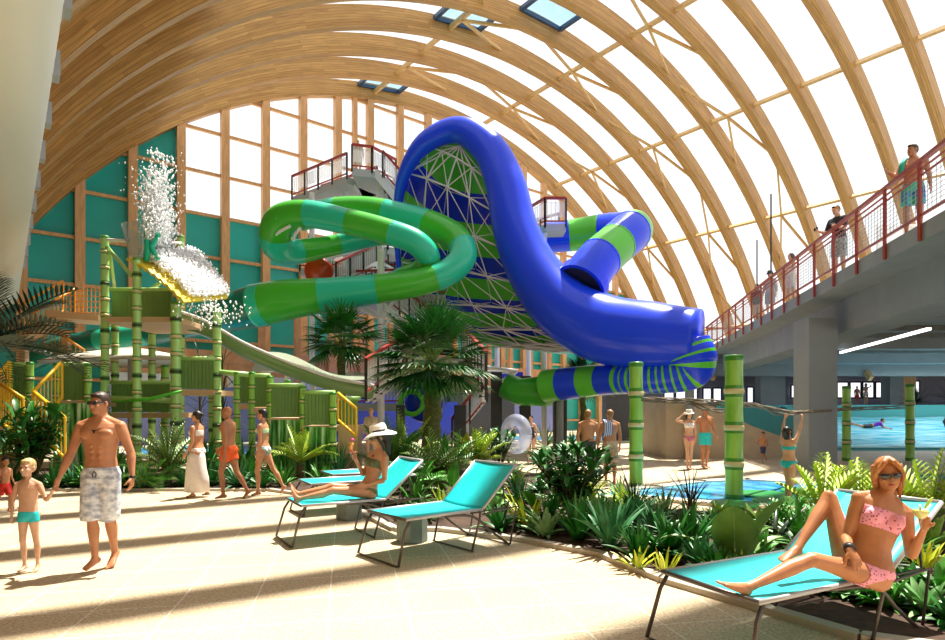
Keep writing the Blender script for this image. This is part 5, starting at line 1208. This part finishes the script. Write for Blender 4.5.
# stairs
def stair_rail(P0, P1, h, m, name, bars=8, par=None, og=org):
    o = MB(); a, b = V(P0)-og, V(P1)-og
    o.tube([a+Z_*h, b+Z_*h], .04, 8); q = o.build(name, m, par or r, True); o = MB(); o.tube([a, b], .035, 8); o.build('lower_rail', m, q, True)
    for i in range(bars+1): p = a.lerp(b, i/bars); o = MB(); o.tube([p, p+Z_*h], .028 if i in (0, bars) else .013, 6); o.build('baluster', m, q)
stair_rail(at(62, 398, 14.2), at(33, 430, 13.4), .85, m_yst, 'stair_railing'); stair_rail(at(34, 430, 13.4), at(65, 458, 12.8), .85, m_yst, 'stair_railing')
stair_rail(at(0, 422, 13.2), at(23, 438, 12.9), .85, m_yst, 'stair_railing'); stair_rail(at(10, 398, 14), at(-14, 425, 13.6), .85, m_yst, 'stair_railing')
stair_rail(at(338, 420, 14.5), at(356, 436, 14.2), .65, m_yst, 'stair_railing', 5)
mb = MB(); mb.box(V((-11.2, 13.0, 0))-org, V((-10.05, 13.9, .75))-org); mb.box(V((-12.6, 12.6, 0))-org, V((-11.2, 13.9, 1.3))-org); mb.build('stair_plinth', m_tan, r)
a = at(338, 425, 15)-org; mb = MB(); mb.box((a.x, a.y, -0), (a.x+.5, a.y+.5, a.z)); mb.build('stair_plinth', m_tan, r)
# upper orange stair and landing
org2 = at(60, 300, 20); org2.z = 0; r2 = empty('upper_walkway', org2, 0, 'orange railed stair and landing high on the left behind the bamboo frame', 'walkway')
stair_rail(at(63, 311, 20), at(20, 337, 19), 1.0, m_ost, 'stair_railing', 10, r2, org2); stair_rail(at(75, 316, 21), at(30, 343, 20), .95, m_ost, 'stair_railing', 10, r2, org2)
stair_rail(at(44, 345, 20), at(84, 372, 19), .7, m_ost, 'stair_railing', 10, r2, org2)
mb = MB(); mb.beam(at(66, 316, 20.4)-org2, at(14, 348, 19.4)-org2, 1.3, .22); mb.build('stair_flight', m_tan, r2)
mb = MB(); mb.beam(at(62, 317, 20.4)-org2, at(112, 321, 20.4)-org2, 1.5, .22); mb.build('landing', m_tan, r2)
mb = MB()
for i in range(10):
    for j in (0,): mb.beam(at(66+4.2*i, 288, 21)-org2, at(66+4.2*i, 314, 21)-org2, .02)
for i in range(5): mb.beam(at(64, 290+5.5*i, 21)-org2, at(106, 291+5.5*i, 21)-org2, .02)
mb.build('mesh_guard', m_ost, r2)
for x in (66, 24): p = at(x, 330, 20.4)-org2; mb = MB(); mb.beam((p.x, p.y, 0), (p.x, p.y, at(x, 325, 20.4).z-.3), .2); mb.build('support', m_tan, r2)
# olive open chute and white sail
og = at(260, 350, 17.5); og.z = 0; o = empty('open_chute', og, 0, 'olive green open chute sweeping down right behind the bamboo frame', 'slide')
P = bez([p-og for p in W3([(172, 312, 17), (205, 323, 17.4), (245, 345, 17.8), (285, 362, 18.2), (330, 378, 18.6), (372, 386, 19)])], 8); mb = MB(); K = 10; g = []
for i, p in enumerate(P):
    t = (P[min(i+1, len(P)-1)]-P[max(i-1, 0)]).normalized(); sd_ = t.cross(Z_).normalized()
    for k in range(K+1): a = pi*k/K; g.append(p+sd_*(.42*cos(a))-Z_*(.40*sin(a)))
mb.add(g, [(i*(K+1)+k, i*(K+1)+k+1, (i+1)*(K+1)+k+1, (i+1)*(K+1)+k) for i in range(len(P)-1) for k in range(K)]); q = mb.build('chute', mat('olive chute', (.13, .25, .10), .3), o, True); s = q.modifiers.new('s', 'SOLIDIFY'); s.thickness = .05
mb = MB(); mb.tube([p+((P[min(i+1, len(P)-1)]-P[max(i-1, 0)]).cross(Z_).normalized()*.43) for i, p in enumerate(P)], .045, 8); mb.build('pale_lip', m_pale, o, True)
for x, yb in ((286, 362), (330, 378)): p = at(x, yb, 18.3)-og; mb = MB(); mb.tube([(p.x, p.y, 0), (p.x, p.y, p.z-.4)], .05, 8); mb.build('support', m_white, o)
og = at(330, 400, 20); og.z = 0; o = empty('shade_sail', og, 0, 'pale translucent shade sail with wavy edge left of the stair tower', 'shade sail')
c_ = [at(262, 352, 19)-og, at(400, 386, 19)-og, at(380, 372, 23)-og, at(250, 372, 22)-og]; mb = MB(); K = 16; g = []
for i in range(K+1):
    for j in range(9):
        u, v_ = i/K, j/8; p = c_[0].lerp(c_[1], u).lerp(c_[3].lerp(c_[2], u), v_); p.z += .14*sin(u*9)*(1-v_)-.35*sin(pi*u)*sin(pi*v_); g.append(p)
mb.add(g, [(i*9+j, (i+1)*9+j, (i+1)*9+j+1, i*9+j+1) for i in range(K) for j in range(8)]); mb.build('fabric', glassmat('pale green sail', (.8, .85, .75), .03, .3, .6, (.62, .70, .55)), o, True)
for (x, y) in ((290, 372), (318, 378), (352, 376)):
    p = at(x, y, 19.6)-og; mb = MB(); mb.tube([p, p+V((-.3, 0, -1.1))], .03, 6); mb.build('stay', m_white, o)
# pale domed canopy behind the frame on the left
og = at(130, 356, 19.5); mb = MB(); K = 24; vs = []
for (rr, zz) in ((.05, .0), (1.0, -.16), (2.0, -.34), (2.7, -.52), (2.68, -.56)):
    for k in range(K): vs.append(V((rr*cos(2*pi*k/K), rr*.7*sin(2*pi*k/K), zz)))
mb.add(vs, [(i*K+k, i*K+(k+1) % K, (i+1)*K+(k+1) % K, (i+1)*K+k) for i in range(4) for k in range(K)]+[tuple(range(K))]); mb.tube([(0, 0, 0), (0, 0, -og.z)], .07, 10); q = mb.build('parasol_canopy', mat('pale mushroom canopy', (.50, .46, .38), .7), None, True); q.location = og+V((0, 0, .3)); tag(q, 'broad pale mushroom canopy behind the bamboo frame', 'canopy')
# bamboo-print screens
def printm():
    m = bpy.data.materials.new('bamboo forest print'); m.use_nodes = True; nt = m.node_tree; b = nt.nodes['Principled BSDF']; tc = nt.nodes.new('ShaderNodeTexCoord'); mp = nt.nodes.new('ShaderNodeMapping'); mp.inputs['Scale'].default_value = (9, 9, .8)
    n = nt.nodes.new('ShaderNodeTexNoise'); n.inputs['Scale'].default_value = 1.2; n.inputs['Detail'].default_value = 5; cr = nt.nodes.new('ShaderNodeValToRGB')
    for p_, c in ((.38, (.005, .06, .01, 1)), (.47, (.03, .30, .03, 1)), (.55, (.22, .55, .18, 1)), (.64, (.70, .85, .62, 1))):
        e = cr.color_ramp.elements.new(p_); e.color = c
    nt.links.new(tc.outputs['Object'], mp.inputs[0]); nt.links.new(mp.outputs[0], n.inputs['Vector']); nt.links.new(n.outputs[0], cr.inputs[0]); nt.links.new(cr.outputs[0], b.inputs['Base Color']); return m
mpr = printm()
for (x0, y0, x1, Y, lab) in ((60, 403, 92, 14.6, 'bamboo-print screen below the left slatted panel'), (270, 420, 303, 14.9, 'bamboo-print screen below the right slatted panels, left one'), (304, 427, 334, 14.6, 'bamboo-print screen below the right slatted panels, right one')):
    a = at(x0, y0, Y); b = at(x1, y0, Y); mb = MB(); mb.box((a.x, Y, .0), (b.x, Y+.06, a.z)); tag(mb.build('print_screen', mpr), lab, 'screen')
# ================================================================ PLANTS
def leafm(name, c, c2=None, r=.4): 
    m = mat(name, c, r, var=.8, vscale=6, vcol=c2 or tuple(x*.45 for x in c), spec=.5)
    b = m.node_tree.nodes['Principled BSDF']; return m
L_DK = leafm('dark glossy leaf', (.022, .18, .02)); L_MD = leafm('mid green leaf', (.09, .36, .04)); L_BR = leafm('bright yellow green leaf', (.58, .68, .08), (.26, .46, .04)); L_OL = leafm('olive green leaf', (.18, .32, .05)); L_BK = leafm('blackish green leaf', (.008, .035, .012)); L_YG = leafm('fresh yellow leaf', (.65, .65, .05), (.30, .45, .03)); L_BL = leafm('blue green leaf', (.05, .22, .08)); L_LT = leafm('light mint leaf', (.30, .50, .22), (.10, .30, .08))
M_TR = mat('palm trunk fibre', (.14, .16, .04), .8, var=.6, vscale=8, vstretch=(1, 1, 4), bump=.8); M_ST = mat('woody stem', (.10, .07, .03), .8)
def blade(mb, p, d, L, w, droop=.6, segs=6, fold=.25, shape='lance', up=Z_):
    """one leaf: a folded strip starting at p along d, bending down"""
    d = V(d).normalized(); side = d.cross(up)
    if side.length < .05: side = d.cross(V((1, .3, 0)))
    side.normalize(); q = V(p); n0 = len(mb.v); 
    for i in range(segs+1):
        t = i/segs
        if shape == 'lance': ww = w*(sin(pi*min(1, t*.92+.08))**.8)*(1-.25*t)
        elif shape == 'strap': ww = w*min(1, (1-t)*2.2)**.7*(.55+.45*min(1, t*4))
        elif shape == 'oval': ww = w*sin(pi*min(1, t**.85*.97+.03))**.85
        else: ww = w*(1-t)
        nrm = side.cross(d).normalized()
        mb.v += [tuple(q-side*ww/2+nrm*ww*fold), tuple(q), tuple(q+side*ww/2+nrm*ww*fold)]
        if i < segs: q = q+d*(L/segs); d = (d-Z_*(droop/segs*(.4+1.2*t))).normalized(); side = (side-d*side.dot(d)).normalized()
    for i in range(segs):
        a = n0+i*3; mb.f += [(a, a+1, a+4, a+3), (a+1, a+2, a+5, a+4)]; mb.mi += [0, 0]
    return q
def rdir(rn, el0, el1, az=None):
    a = az if az is not None else rn.uniform(0, 2*pi); e = RD(rn.uniform(el0, el1)); return V((cos(a)*cos(e), sin(a)*cos(e), sin(e)))
def plant(name, loc, label, cat, group=None): return empty(name, loc, 0, label, cat, group)
def frond(mb, p, d, L, wl, n=16, droop=.9, leaf=.035, st=None, vee=.5):
    d = V(d).normalized(); pts = [V(p)]; ds = [d]; K = 12
    for i in range(K): pts.append(pts[-1]+d*(L/K)); d = (d-Z_*(droop/K*(.5+i/K))).normalized(); ds.append(d)
    (st or mb).tube(pts, [L*.009*(1-.8*i/K)+.002 for i in range(K+1)], 5)
    for j in range(n):
        t = .12+.88*j/(n-1); x = t*K; i = min(K-1, int(x)); q = pts[i].lerp(pts[i+1], x-i); dd = ds[i]; sd_ = dd.cross(Z_).normalized(); nr = sd_.cross(dd)
        ll = wl*(sin(pi*min(1, t*.85+.12))**.7)
        for sg in (1, -1): blade(mb, q, sd_*sg+dd*(.55+.5*t)+nr*vee, ll, leaf, .5, 3, .2)
def fanleaf(mb, p, d, R, n=18, w=.05, droop=.5, arc=1.35):
    d = V(d).normalized(); sd_ = d.cross(Z_).normalized(); 
    for k in range(n):
        a = arc*(2*k/(n-1)-1); dd = d*cos(a)+sd_*sin(a)+Z_*.10*cos(a*2); blade(mb, p, dd, R*(1-.15*abs(a)/arc), w, droop, 4, .3)
def fan_palm(loc, h, R, nl, lab, seed, tr=.2, m=L_DK, cone=False, low=-35):
    rn = random.Random(seed); o = plant('fan_palm', loc, lab, 'palm'); mb = MB()
    N = 14; mb.tube([V((.03*sin(i), .02*cos(i*2), h*i/N)) for i in range(N+1)], [tr*(1.15 if i % 2 else .95)*(1.2-.3*i/N if not cone else 1.25-.55*i/N) for i in range(N+1)], 12); mb.build('trunk', M_TR, o, True)
    mb = MB(); st = MB()
    for k in range(nl):
        el = rn.uniform(low, 80); a = k*2.4+rn.uniform(-.3, .3); d = V((cos(a)*cos(RD(el)), sin(a)*cos(RD(el)), sin(RD(el)))); pl = R*rn.uniform(.35, .55); q = V((0, 0, h-.05))+d*pl
        st.tube([V((0, 0, h-.1)), q], .014, 5); fanleaf(mb, q, d-Z_*.15, R*rn.uniform(.5, .65), 16, .045*R/1.2+.01, rn.uniform(.3, .9))
    mb.build('fronds', m, o, True); st.build('leaf_stalks', L_OL, o); return o
def feather(loc, L, nl, lab, seed, m=L_MD, wl=.28, leaf=.035, el=(25, 80), droop=1.0, n=14, h=0, name='palm_fern', cat='fern', az=None, vee=.5):
    rn = random.Random(seed); o = plant(name, loc, lab, cat); mb = MB(); st = MB()
    if h: t = MB(); t.tube([(0, 0, 0), (0, 0, h)], [.09, .07], 10); t.build('stem', M_ST, o, True)
    for k in range(nl):
        a = k*2.4+rn.uniform(-.3, .3) if az is None else rn.uniform(*az)
        frond(mb, V((0, 0, h+.02)), rdir(rn, *el, az=a), L*rn.uniform(.75, 1.1), wl*rn.uniform(.8, 1.1), n, droop*rn.uniform(.7, 1.2), leaf, st, vee)
    mb.build('leaflets', m, o, True); st.build('midribs', L_OL if m != L_BK else L_BK, o); return o
def clump(loc, L, n, lab, seed, m=L_DK, w=.05, el=(20, 85), droop=.7, shape='strap', name='strappy_plant', cat='plant', fold=.25, h=0, spread=.08):
    rn = random.Random(seed); o = plant(name, loc, lab, cat); mb = MB()
    for k in range(n):
        a = k*2.4; p = V((cos(a), sin(a), 0))*rn.uniform(0, spread); p.z = h*rn.random()
        blade(mb, p, rdir(rn, *el, az=a+rn.uniform(-.4, .4)), L*rn.uniform(.65, 1.1), w*rn.uniform(.8, 1.1), droop*rn.uniform(.5, 1.3), 7, fold, shape)
    mb.build('leaves', m, o, True)
    if h: t = MB(); t.tube([(0, 0, 0), (0, 0, h)], [.05, .035], 8); t.build('stem', M_ST, o, True)
    return o
def shrub(loc, h, R, nst, nlf, lab, seed, m=L_DK, LL=.17, lw=.055, droop=.9, name='leafy_shrub'):
    rn = random.Random(seed); o = plant(name, loc, lab, 'shrub'); mb = MB(); st = MB()
    for k in range(nst):
        a = k*2.4+rn.random(); el = RD(rn.uniform(35, 88)); tip = V((cos(a)*R*cos(el)*1.2, sin(a)*R*cos(el)*1.2, h*(.55+.45*sin(el)*rn.uniform(.8, 1.05)))); mid = tip*.5+V((0, 0, .08*h))
        P = bez([V((0, 0, 0)), mid, tip], 4); st.tube(P, .008+.003*h, 5)
        for j in range(nlf):
            t = .35+.65*j/(nlf-1); x = t*(len(P)-1); i = min(len(P)-2, int(x)); q = P[i].lerp(P[i+1], x-i); d = rdir(rn, -15, 50, az=a+j*2.1)
            if j > nlf-4: d = (d+(P[-1]-P[-3]).normalized()).normalized()
            blade(mb, q, d, LL*rn.uniform(.8, 1.15), lw*rn.uniform(.85, 1.15), droop, 5, .18)
    mb.build('leaves', m, o, True); st.build('branches', M_ST, o); return o
def big_leaves(loc, specs, lab, m, name='large_leaved_plant'):
    """specs: (direction, stalk length, leaf length, leaf width, droop)"""
    o = plant(name, loc, lab, 'plant'); rn = random.Random(5)
    for (d, sl_, L, w, dr) in specs:
        d = V(d).normalized(); P = [V((0, 0, 0))+d*(sl_*i/5)-Z_*(.05*(i/5)**2) for i in range(6)]
        st = MB(); st.tube(P, .010, 6); q = st.build('leaf_stalk', L_MD, o, True)
        mb = MB(); blade(mb, P[-1], d, L, w, dr, 12, .30, 'oval'); q2 = mb.build('leaf', m, o, True); mv = mb.v[1::3]; mb = MB(); mb.tube(mv, [.008*(1-.8*i/len(mv)) for i in range(len(mv))], 6); mb.build('midrib', L_LT, q2, True)
    return o
g = gr; B0 = .05
def S(px, py, up=.045): p = gr(px, py, up); return p
# palms ------------------------------------------------------
fan_palm(S(432, 470), at(430, 362, 16.5).z, 1.8, 64, 'big dark fan palm with shaggy trunk standing before the stair tower', 11, .24, L_DK, True)
p = at(342, 380, 21); fan_palm(V((p.x, 21, 0)), at(342, 340, 21).z, 1.5, 44, 'smaller fan palm left of the big one, above the shade sail', 12, .14, L_DK)
p = at(583, 400, 24.5); fan_palm(V((p.x, 24.5, 0)), at(583, 383, 24.5).z, 1.3, 34, 'distant fan palm above the heads of the two men', 13, .12, L_DK)
p = at(222, 350, 19); clump(V((p.x, 19, 0)), 1.0, 70, 'dark spiky palm behind the slatted panel and green chute', 14, L_BK, .06, (-25, 85), .5, 'lance', 'spiky_palm', 'palm', .2, at(222, 358, 19).z)
p = at(200, 352, 20); clump(V((p.x, 20, 0)), .8, 50, 'second dark spiky palm left of the first, behind the bamboo pole', 15, L_BK, .05, (-25, 85), .5, 'lance', 'spiky_palm', 'palm', .2, at(200, 356, 20).z)
p = at(-18, 350, 9.5); feather(V((p.x, 9.5, 0)), 1.7, 24, 'dark feather palm reaching in from the left edge under the duct', 16, L_BK, .55, .05, (-20, 70), .8, 20, at(-18, 345, 9.5).z, 'feather_palm', 'palm')
p = at(930, 400, 39); clump(V((p.x, 37, 2.0)), 1.6, 60, 'dark palm on the teal terrace at the right edge', 17, L_BK, .10, (-10, 85), .7, 'lance', 'spiky_palm', 'palm', .2, .5)
p = at(905, 400, 39); clump(V((p.x, 38, 2.0)), 1.2, 50, 'smaller dark palm on the teal terrace left of the edge palm', 18, L_BK, .10, (-10, 85), .7, 'lance', 'spiky_palm', 'palm', .2, .3)
# left bed ---------------------------------------------------
shrub(S(33, 486), 1.62, .85, 26, 12, 'broad-leaved dark shrub behind the little boy', 21, L_DK, .38, .12, 1.3)
shrub(S(8, 484), .9, .7, 16, 9, 'low leafy shrub at the far left behind the running child', 22, L_MD, .26, .09)
feather(S(168, 484), 1.15, 26, 'feathery mid-green bush left of the woman in the wrap skirt', 23, L_OL, .22, .032, (30, 88), 1.1, 16, .25)
feather(S(150, 488), .8, 16, 'lower feathery fern between the man and the wrap-skirt woman', 24, L_MD, .2, .032, (15, 80), 1.1, 12)
for i, (x, y, L, m, w) in enumerate(((12, 489, .6, L_DK, .07), (55, 489, .6, L_DK, .07), (75, 488, .55, L_BL, .06), (90, 488, .62, L_MD, .08), (125, 489, .6, L_DK, .07), (142, 489, .5, L_LT, .08), (185, 488, .5, L_DK, .06), (212, 487, .62, L_DK, .07), (240, 488, .7, L_BL, .07), (262, 489, .5, L_DK, .06), (250, 484, .8, L_MD, .08))):
    clump(S(x, y-1.5), L, 42, ['dark strappy plant at the bed edge below the left broad-leaved shrub', 'dark strappy plant right of the boy at the bed edge', 'blue-green tufted plant between boy and man', 'wide-leaved green plant behind the man\'s legs', 'dark strappy plant right of the man\'s shorts', 'pale mint leaved plant beside the feathery bush', 'dark tuft behind the wrap skirt', 'dark strappy plant between wrap-skirt woman and orange-shorts man', 'blue-green tuft between orange-shorts man and floral bikini woman', 'small dark tuft behind the floral bikini woman\'s legs', 'taller green tuft behind the floral bikini woman'][i], 30+i, m, w, (15, 85), .9)
clump(S(205, 480), 1.1, 46, 'big dark leafy plant between the wrap-skirt woman and the orange-shorts man', 45, L_DK, .11, (25, 85), .9, 'lance', 'leafy_plant')
clump(S(243, 478), 1.0, 40, 'big dark leafy plant right of the orange-shorts man', 46, L_DK, .11, (25, 85), .9, 'lance', 'leafy_plant')
clump(S(110, 480), .9, 40, 'leafy plant seen behind the man\'s left arm', 47, L_MD, .12, (20, 85), .9, 'lance', 'leafy_plant')
feather(S(300, 480), .95, 22, 'bright yellow-green palm fern right of the floral bikini woman', 48, L_BR, .24, .045, (25, 85), .9, 13, .35)
clump(S(283, 486), .55, 40, 'low green grassy tuft under the bright palm fern', 49, L_MD, .04, (20, 85), .8)
clump(S(338, 478), .95, 60, 'blue-green grassy clump left of the cocktail', 50, L_BL, .04, (20, 88), .7)
clump(S(322, 484), .5, 36, 'low mid-green clump behind the flat loungers', 51, L_MD, .06, (20, 85), .8)
# centre bed -------------------------------------------------
feather(S(392, 476), 1.45, 20, 'tall fresh green palm fern rising behind the sun hat', 60, L_MD, .34, .05, (40, 88), .8, 16)
feather(S(405, 474), 1.5, 10, 'lighter yellow-green palm fern beside the sun hat', 61, L_BR, .30, .05, (50, 88), .8, 16)
feather(S(436, 482), 1.05, 34, 'dense green fern cushion between the two front loungers', 62, L_OL, .25, .04, (15, 85), 1.1, 14, .1)
feather(S(420, 492), .8, 26, 'lower fern right beside the hat woman\'s backrest', 63, L_MD, .22, .04, (10, 80), 1.1, 12, .05)
feather(S(450, 478), 1.0, 24, 'green fern behind the empty lounger on the left', 64, L_MD, .24, .04, (20, 85), 1.0, 14, .1)
feather(S(478, 474), 1.0, 22, 'bright yellow-green fern above the empty lounger', 65, L_BR, .26, .06, (30, 88), .8, 12, .2)
shrub(S(500, 472), 1.05, .6, 18, 9, 'dark leafy shrub left of the swim ring', 66, L_DK, .22, .09)
clump(S(512, 474), .5, 34, 'pale flowering tuft below the swim ring', 67, L_LT, .07, (15, 80), .7)
p = S(466, 470); o = big_leaves(p, [((.03, -.22, 1), .50, .62, .24, .0)], 'single upright pointed yellow leaf behind the empty lounger', L_YG, 'pointed_leaf_plant')
big_leaves(S(452, 495), [((-.6, -.5, .55), .2, .7, .26, .8), ((.5, -.6, .6), .15, .6, .24, .8), ((-.9, .0, .35), .15, .55, .22, .9), ((.1, -.3, .9), .2, .6, .24, .6)], 'large plain green leaves between the front loungers', L_MD)
big_leaves(S(540, 520), [((-.75, -.2, .65), .2, .75, .26, .8), ((-.35, -.5, .75), .2, .62, .22, .8), ((.4, -.5, .6), .1, .5, .2, .8), ((-.9, -.4, .25), .1, .6, .24, .6)], 'large arching dark leaves right of the empty lounger', L_MD)
clump(S(527, 528), .62, 30, 'yellow-green striped tuft behind the empty lounger\'s frame', 68, L_YG, .05, (25, 80), .6)
clump(S(500, 530), .45, 30, 'dark tuft under the empty lounger\'s backrest', 69, L_DK, .07, (15, 80), .8)
clump(S(545, 536), .42, 26, 'pale mint-green leafy tuft at the bed kerb', 70, L_LT, .10, (15, 75), .8, 'lance')
shrub(S(572, 522), 1.05, .70, 34, 13, 'big glossy broad-leaved shrub in the middle of the planting bed', 71, L_DK, .27, .09, 1.4)
for i, (x, y, L, m) in enumerate(((548, 530, .55, L_DK), (578, 540, .62, L_DK), (610, 548, .66, L_BL), (598, 532, .60, L_MD), (640, 560, .42, L_DK), (632, 530, .60, L_BL), (668, 556, .55, L_DK), (700, 566, .40, L_BL), (690, 548, .55, L_DK), (655, 538, .5, L_BL), (760, 590, .36, L_DK), (790, 585, .38, L_DK), (720, 574, .30, L_DK))):
    clump(S(x, y), L, 46, 'dark strappy bed plant, ' + ['under the left of the glossy shrub', 'in front of the glossy shrub', 'right in front of the left bamboo pole', 'between glossy shrub and left bamboo pole', 'low beside the kerb below the left bamboo pole', 'behind the yellow-green tufts', 'between the yellow-green tufts and the big leaf', 'at the foot of the big oval leaf', 'under the right dark spiky plant', 'between the two dark spiky plants', 'at the lounger\'s far edge', 'behind the reclining woman\'s raised foot', 'under the nearest lounger\'s foot end'][i], 80+i, m, .075, (25, 88), .75, 'lance')
for i, (x, y) in enumerate(((635, 520), (690, 515))):
    o = clump(S(x, y), .62, 64, ['dark spiky grass-like plant by the left bamboo pole', 'dark spiky grass-like plant left of the thickest bamboo pole'][i], 100+i, L_BK, .026, (-5, 88), .7, 'lance', 'spiky_plant', 'plant', .2, .25)
for i, (x, y) in enumerate(((638, 568), (665, 572), (742, 574), (722, 583), (765, 590))):
    clump(S(x, y), .26, 14, ['yellow-green striped tuft at the kerb, leftmost of the small ones', 'yellow-green striped tuft at the kerb, next to the leftmost', 'yellow-green tuft right of the big oval leaf', 'yellow-green tuft in front of the big oval leaf', 'yellow-green tuft close to the nearest lounger\'s edge'][i], 110+i, L_YG, .035, (30, 80), .6)
big_leaves(S(735, 566), [((-.20, -.42, 1), .04, .78, .46, .25), ((.42, -.35, 1), .50, .42, .27, .5), ((.8, .2, .6), .3, .5, .10, 1.4), ((-.8, .2, .6), .3, .55, .09, 1.3), ((.5, -.1, .9), .2, .4, .16, 1.0)], 'plant with very large smooth oval leaves by the thickest bamboo pole', leafm('smooth big leaf', (.16, .32, .07), (.12, .26, .05)), 'large_leaved_plant')
clump(S(775, 545), .75, 16, 'dark arching blades behind the reclining woman\'s shins', 120, L_BK, .05, (20, 70), 1.5)
feather(S(822, 525), .95, 12, 'bright yellow-green areca palm left of the reclining woman\'s head', 121, L_BR, .30, .05, (35, 88), .7, 12, az=None)
feather(S(862, 522), .95, 11, 'bright areca palm directly behind the reclining woman', 122, L_BR, .30, .05, (40, 88), .7, 12)
feather(S(930, 522), 1.05, 13, 'bright areca palm at the right edge behind the lounger', 123, L_BR, .32, .05, (35, 88), .7, 12)
feather(S(795, 535), .6, 12, 'low fresh palm fern above the reclining woman\'s knee', 124, L_MD, .22, .04, (20, 80), .8, 10)
for i, (x, y, m) in enumerate(((850, 596, L_LT), (885, 606, L_MD), (925, 612, L_LT), (905, 590, L_DK), (940, 590, L_MD), (820, 590, L_MD), (955, 625, L_DK))):
    clump(S(x, y), .30, 34, ['pale leafy groundcover under the nearest lounger, left', 'green leafy groundcover under the nearest lounger, middle', 'pale leafy groundcover under the nearest lounger, right', 'dark tuft behind the nearest lounger\'s rear legs', 'green tuft at the right edge behind the lounger', 'green tuft behind the nearest lounger\'s seat', 'dark tuft in the lower right corner'][i], 130+i, m, .09, (5, 75), .8, 'lance')
clump(S(925, 570), .36, 22, 'yellow-green tuft below the backrest of the nearest lounger', 140, L_YG, .04, (25, 80), .6)
# far hedge and grasses -------------------------------------
for i, (x, y, L, m) in enumerate(((545, 447, 1.2, L_OL), (556, 446, .8, L_MD), (572, 444, .7, L_DK), (640, 446, .7, L_MD), (665, 441, .7, L_DK), (615, 441, .7, L_MD), (480, 447, .9, L_MD), (395, 448, .9, L_DK), (505, 450, .8, L_MD), (445, 447, .8, L_OL))):
    o = clump(gr(x, y), L, 40, 'distant leafy plant, ' + ['arching right of the swim ring', 'left of the two men', 'just behind the left man', 'behind the left bamboo pole', 'beside the beige ramp', 'behind the towel man', 'behind the yellow fern', 'behind the sun hat', 'behind the swim ring', 'at the foot of the big fan palm'][i], 150+i, m, .09, (20, 88), 1.0, 'lance')
rn = random.Random(77); zl = {}
fill = [(x, y) for (x, y) in ((415, 507), (445, 512), (470, 505), (495, 510), (520, 502), (485, 490), (515, 488), (540, 492), (430, 520), (605, 515), (625, 512), (650, 520), (665, 515), (712, 535), (720, 522), (760, 530), (780, 522), (760, 560), (800, 545), (590, 500), (620, 500), (560, 505), (850, 545), (890, 548), (930, 550), (870, 570), (830, 560), (905, 560))]
whr = ['between the two front loungers', 'behind the empty lounger', 'near the glossy shrub', 'by the dark spiky plants', 'by the thickest bamboo pole', 'behind the nearest lounger']
for i, (x, y) in enumerate(fill):
    m = [L_MD, L_DK, L_OL, L_BL, L_LT, L_BR][(i*5+i//3) % 6]
    L_ = .34+.2*rn.random() if 590 < x < 800 else .42+.25*rn.random()
    o = clump(S(x, y), L_*(.8 if y < 525 and x > 690 else 1), 34, 'x', 200+i, m, rn.choice([.05, .08, .11]), (10, 85), .9, rn.choice(['lance', 'strap']))
    z_ = 0 if x < 470 else 1 if x < 550 else 2 if x < 610 else 3 if x < 700 else 4 if x < 790 else 5
    zl.setdefault(z_, []).append((x, o, {L_MD.name: 'mid green', L_DK.name: 'dark green', L_OL.name: 'olive green', L_BL.name: 'blue-green', L_LT.name: 'pale mint', L_BR.name: 'yellow-green'}[m.name]))
for z_, l_ in zl.items():
    l_.sort(key=lambda t: t[0])
    for k, (x, o, cn) in enumerate(l_): o['label'] = 'low ' + cn + ' infill plant ' + whr[z_] + ', ' + ['leftmost', 'second from left', 'third from left', 'fourth from left', 'fifth from left', 'sixth from left', 'seventh from left'][k]; o['group'] = 'infill plants ' + whr[z_]
# lily pads in the blue pool
m_pad = mat('green lily pad', (.03, .30, .08), .3)
for i, (x, y, R) in enumerate(((786, 508-3, .55), (765, 497, .5), (808, 494, .5), (735, 507, .4))):
    p = gr(x, y); mb = MB(); mb.tube([(0, 0, .03), (0, 0, .06), (0, 0, .075)], [R*.94, R, R*.97], 24); o = mb.build('lily_pad', m_pad); o.location = p; tag(o, ['green lily pad float under the girl reaching for the rope', 'green lily pad float left of the girl', 'green lily pad float right of the girl', 'green lily pad float at the foot of the thickest bamboo pole'][i], 'pool float', 'green lily pad floats')
o = None
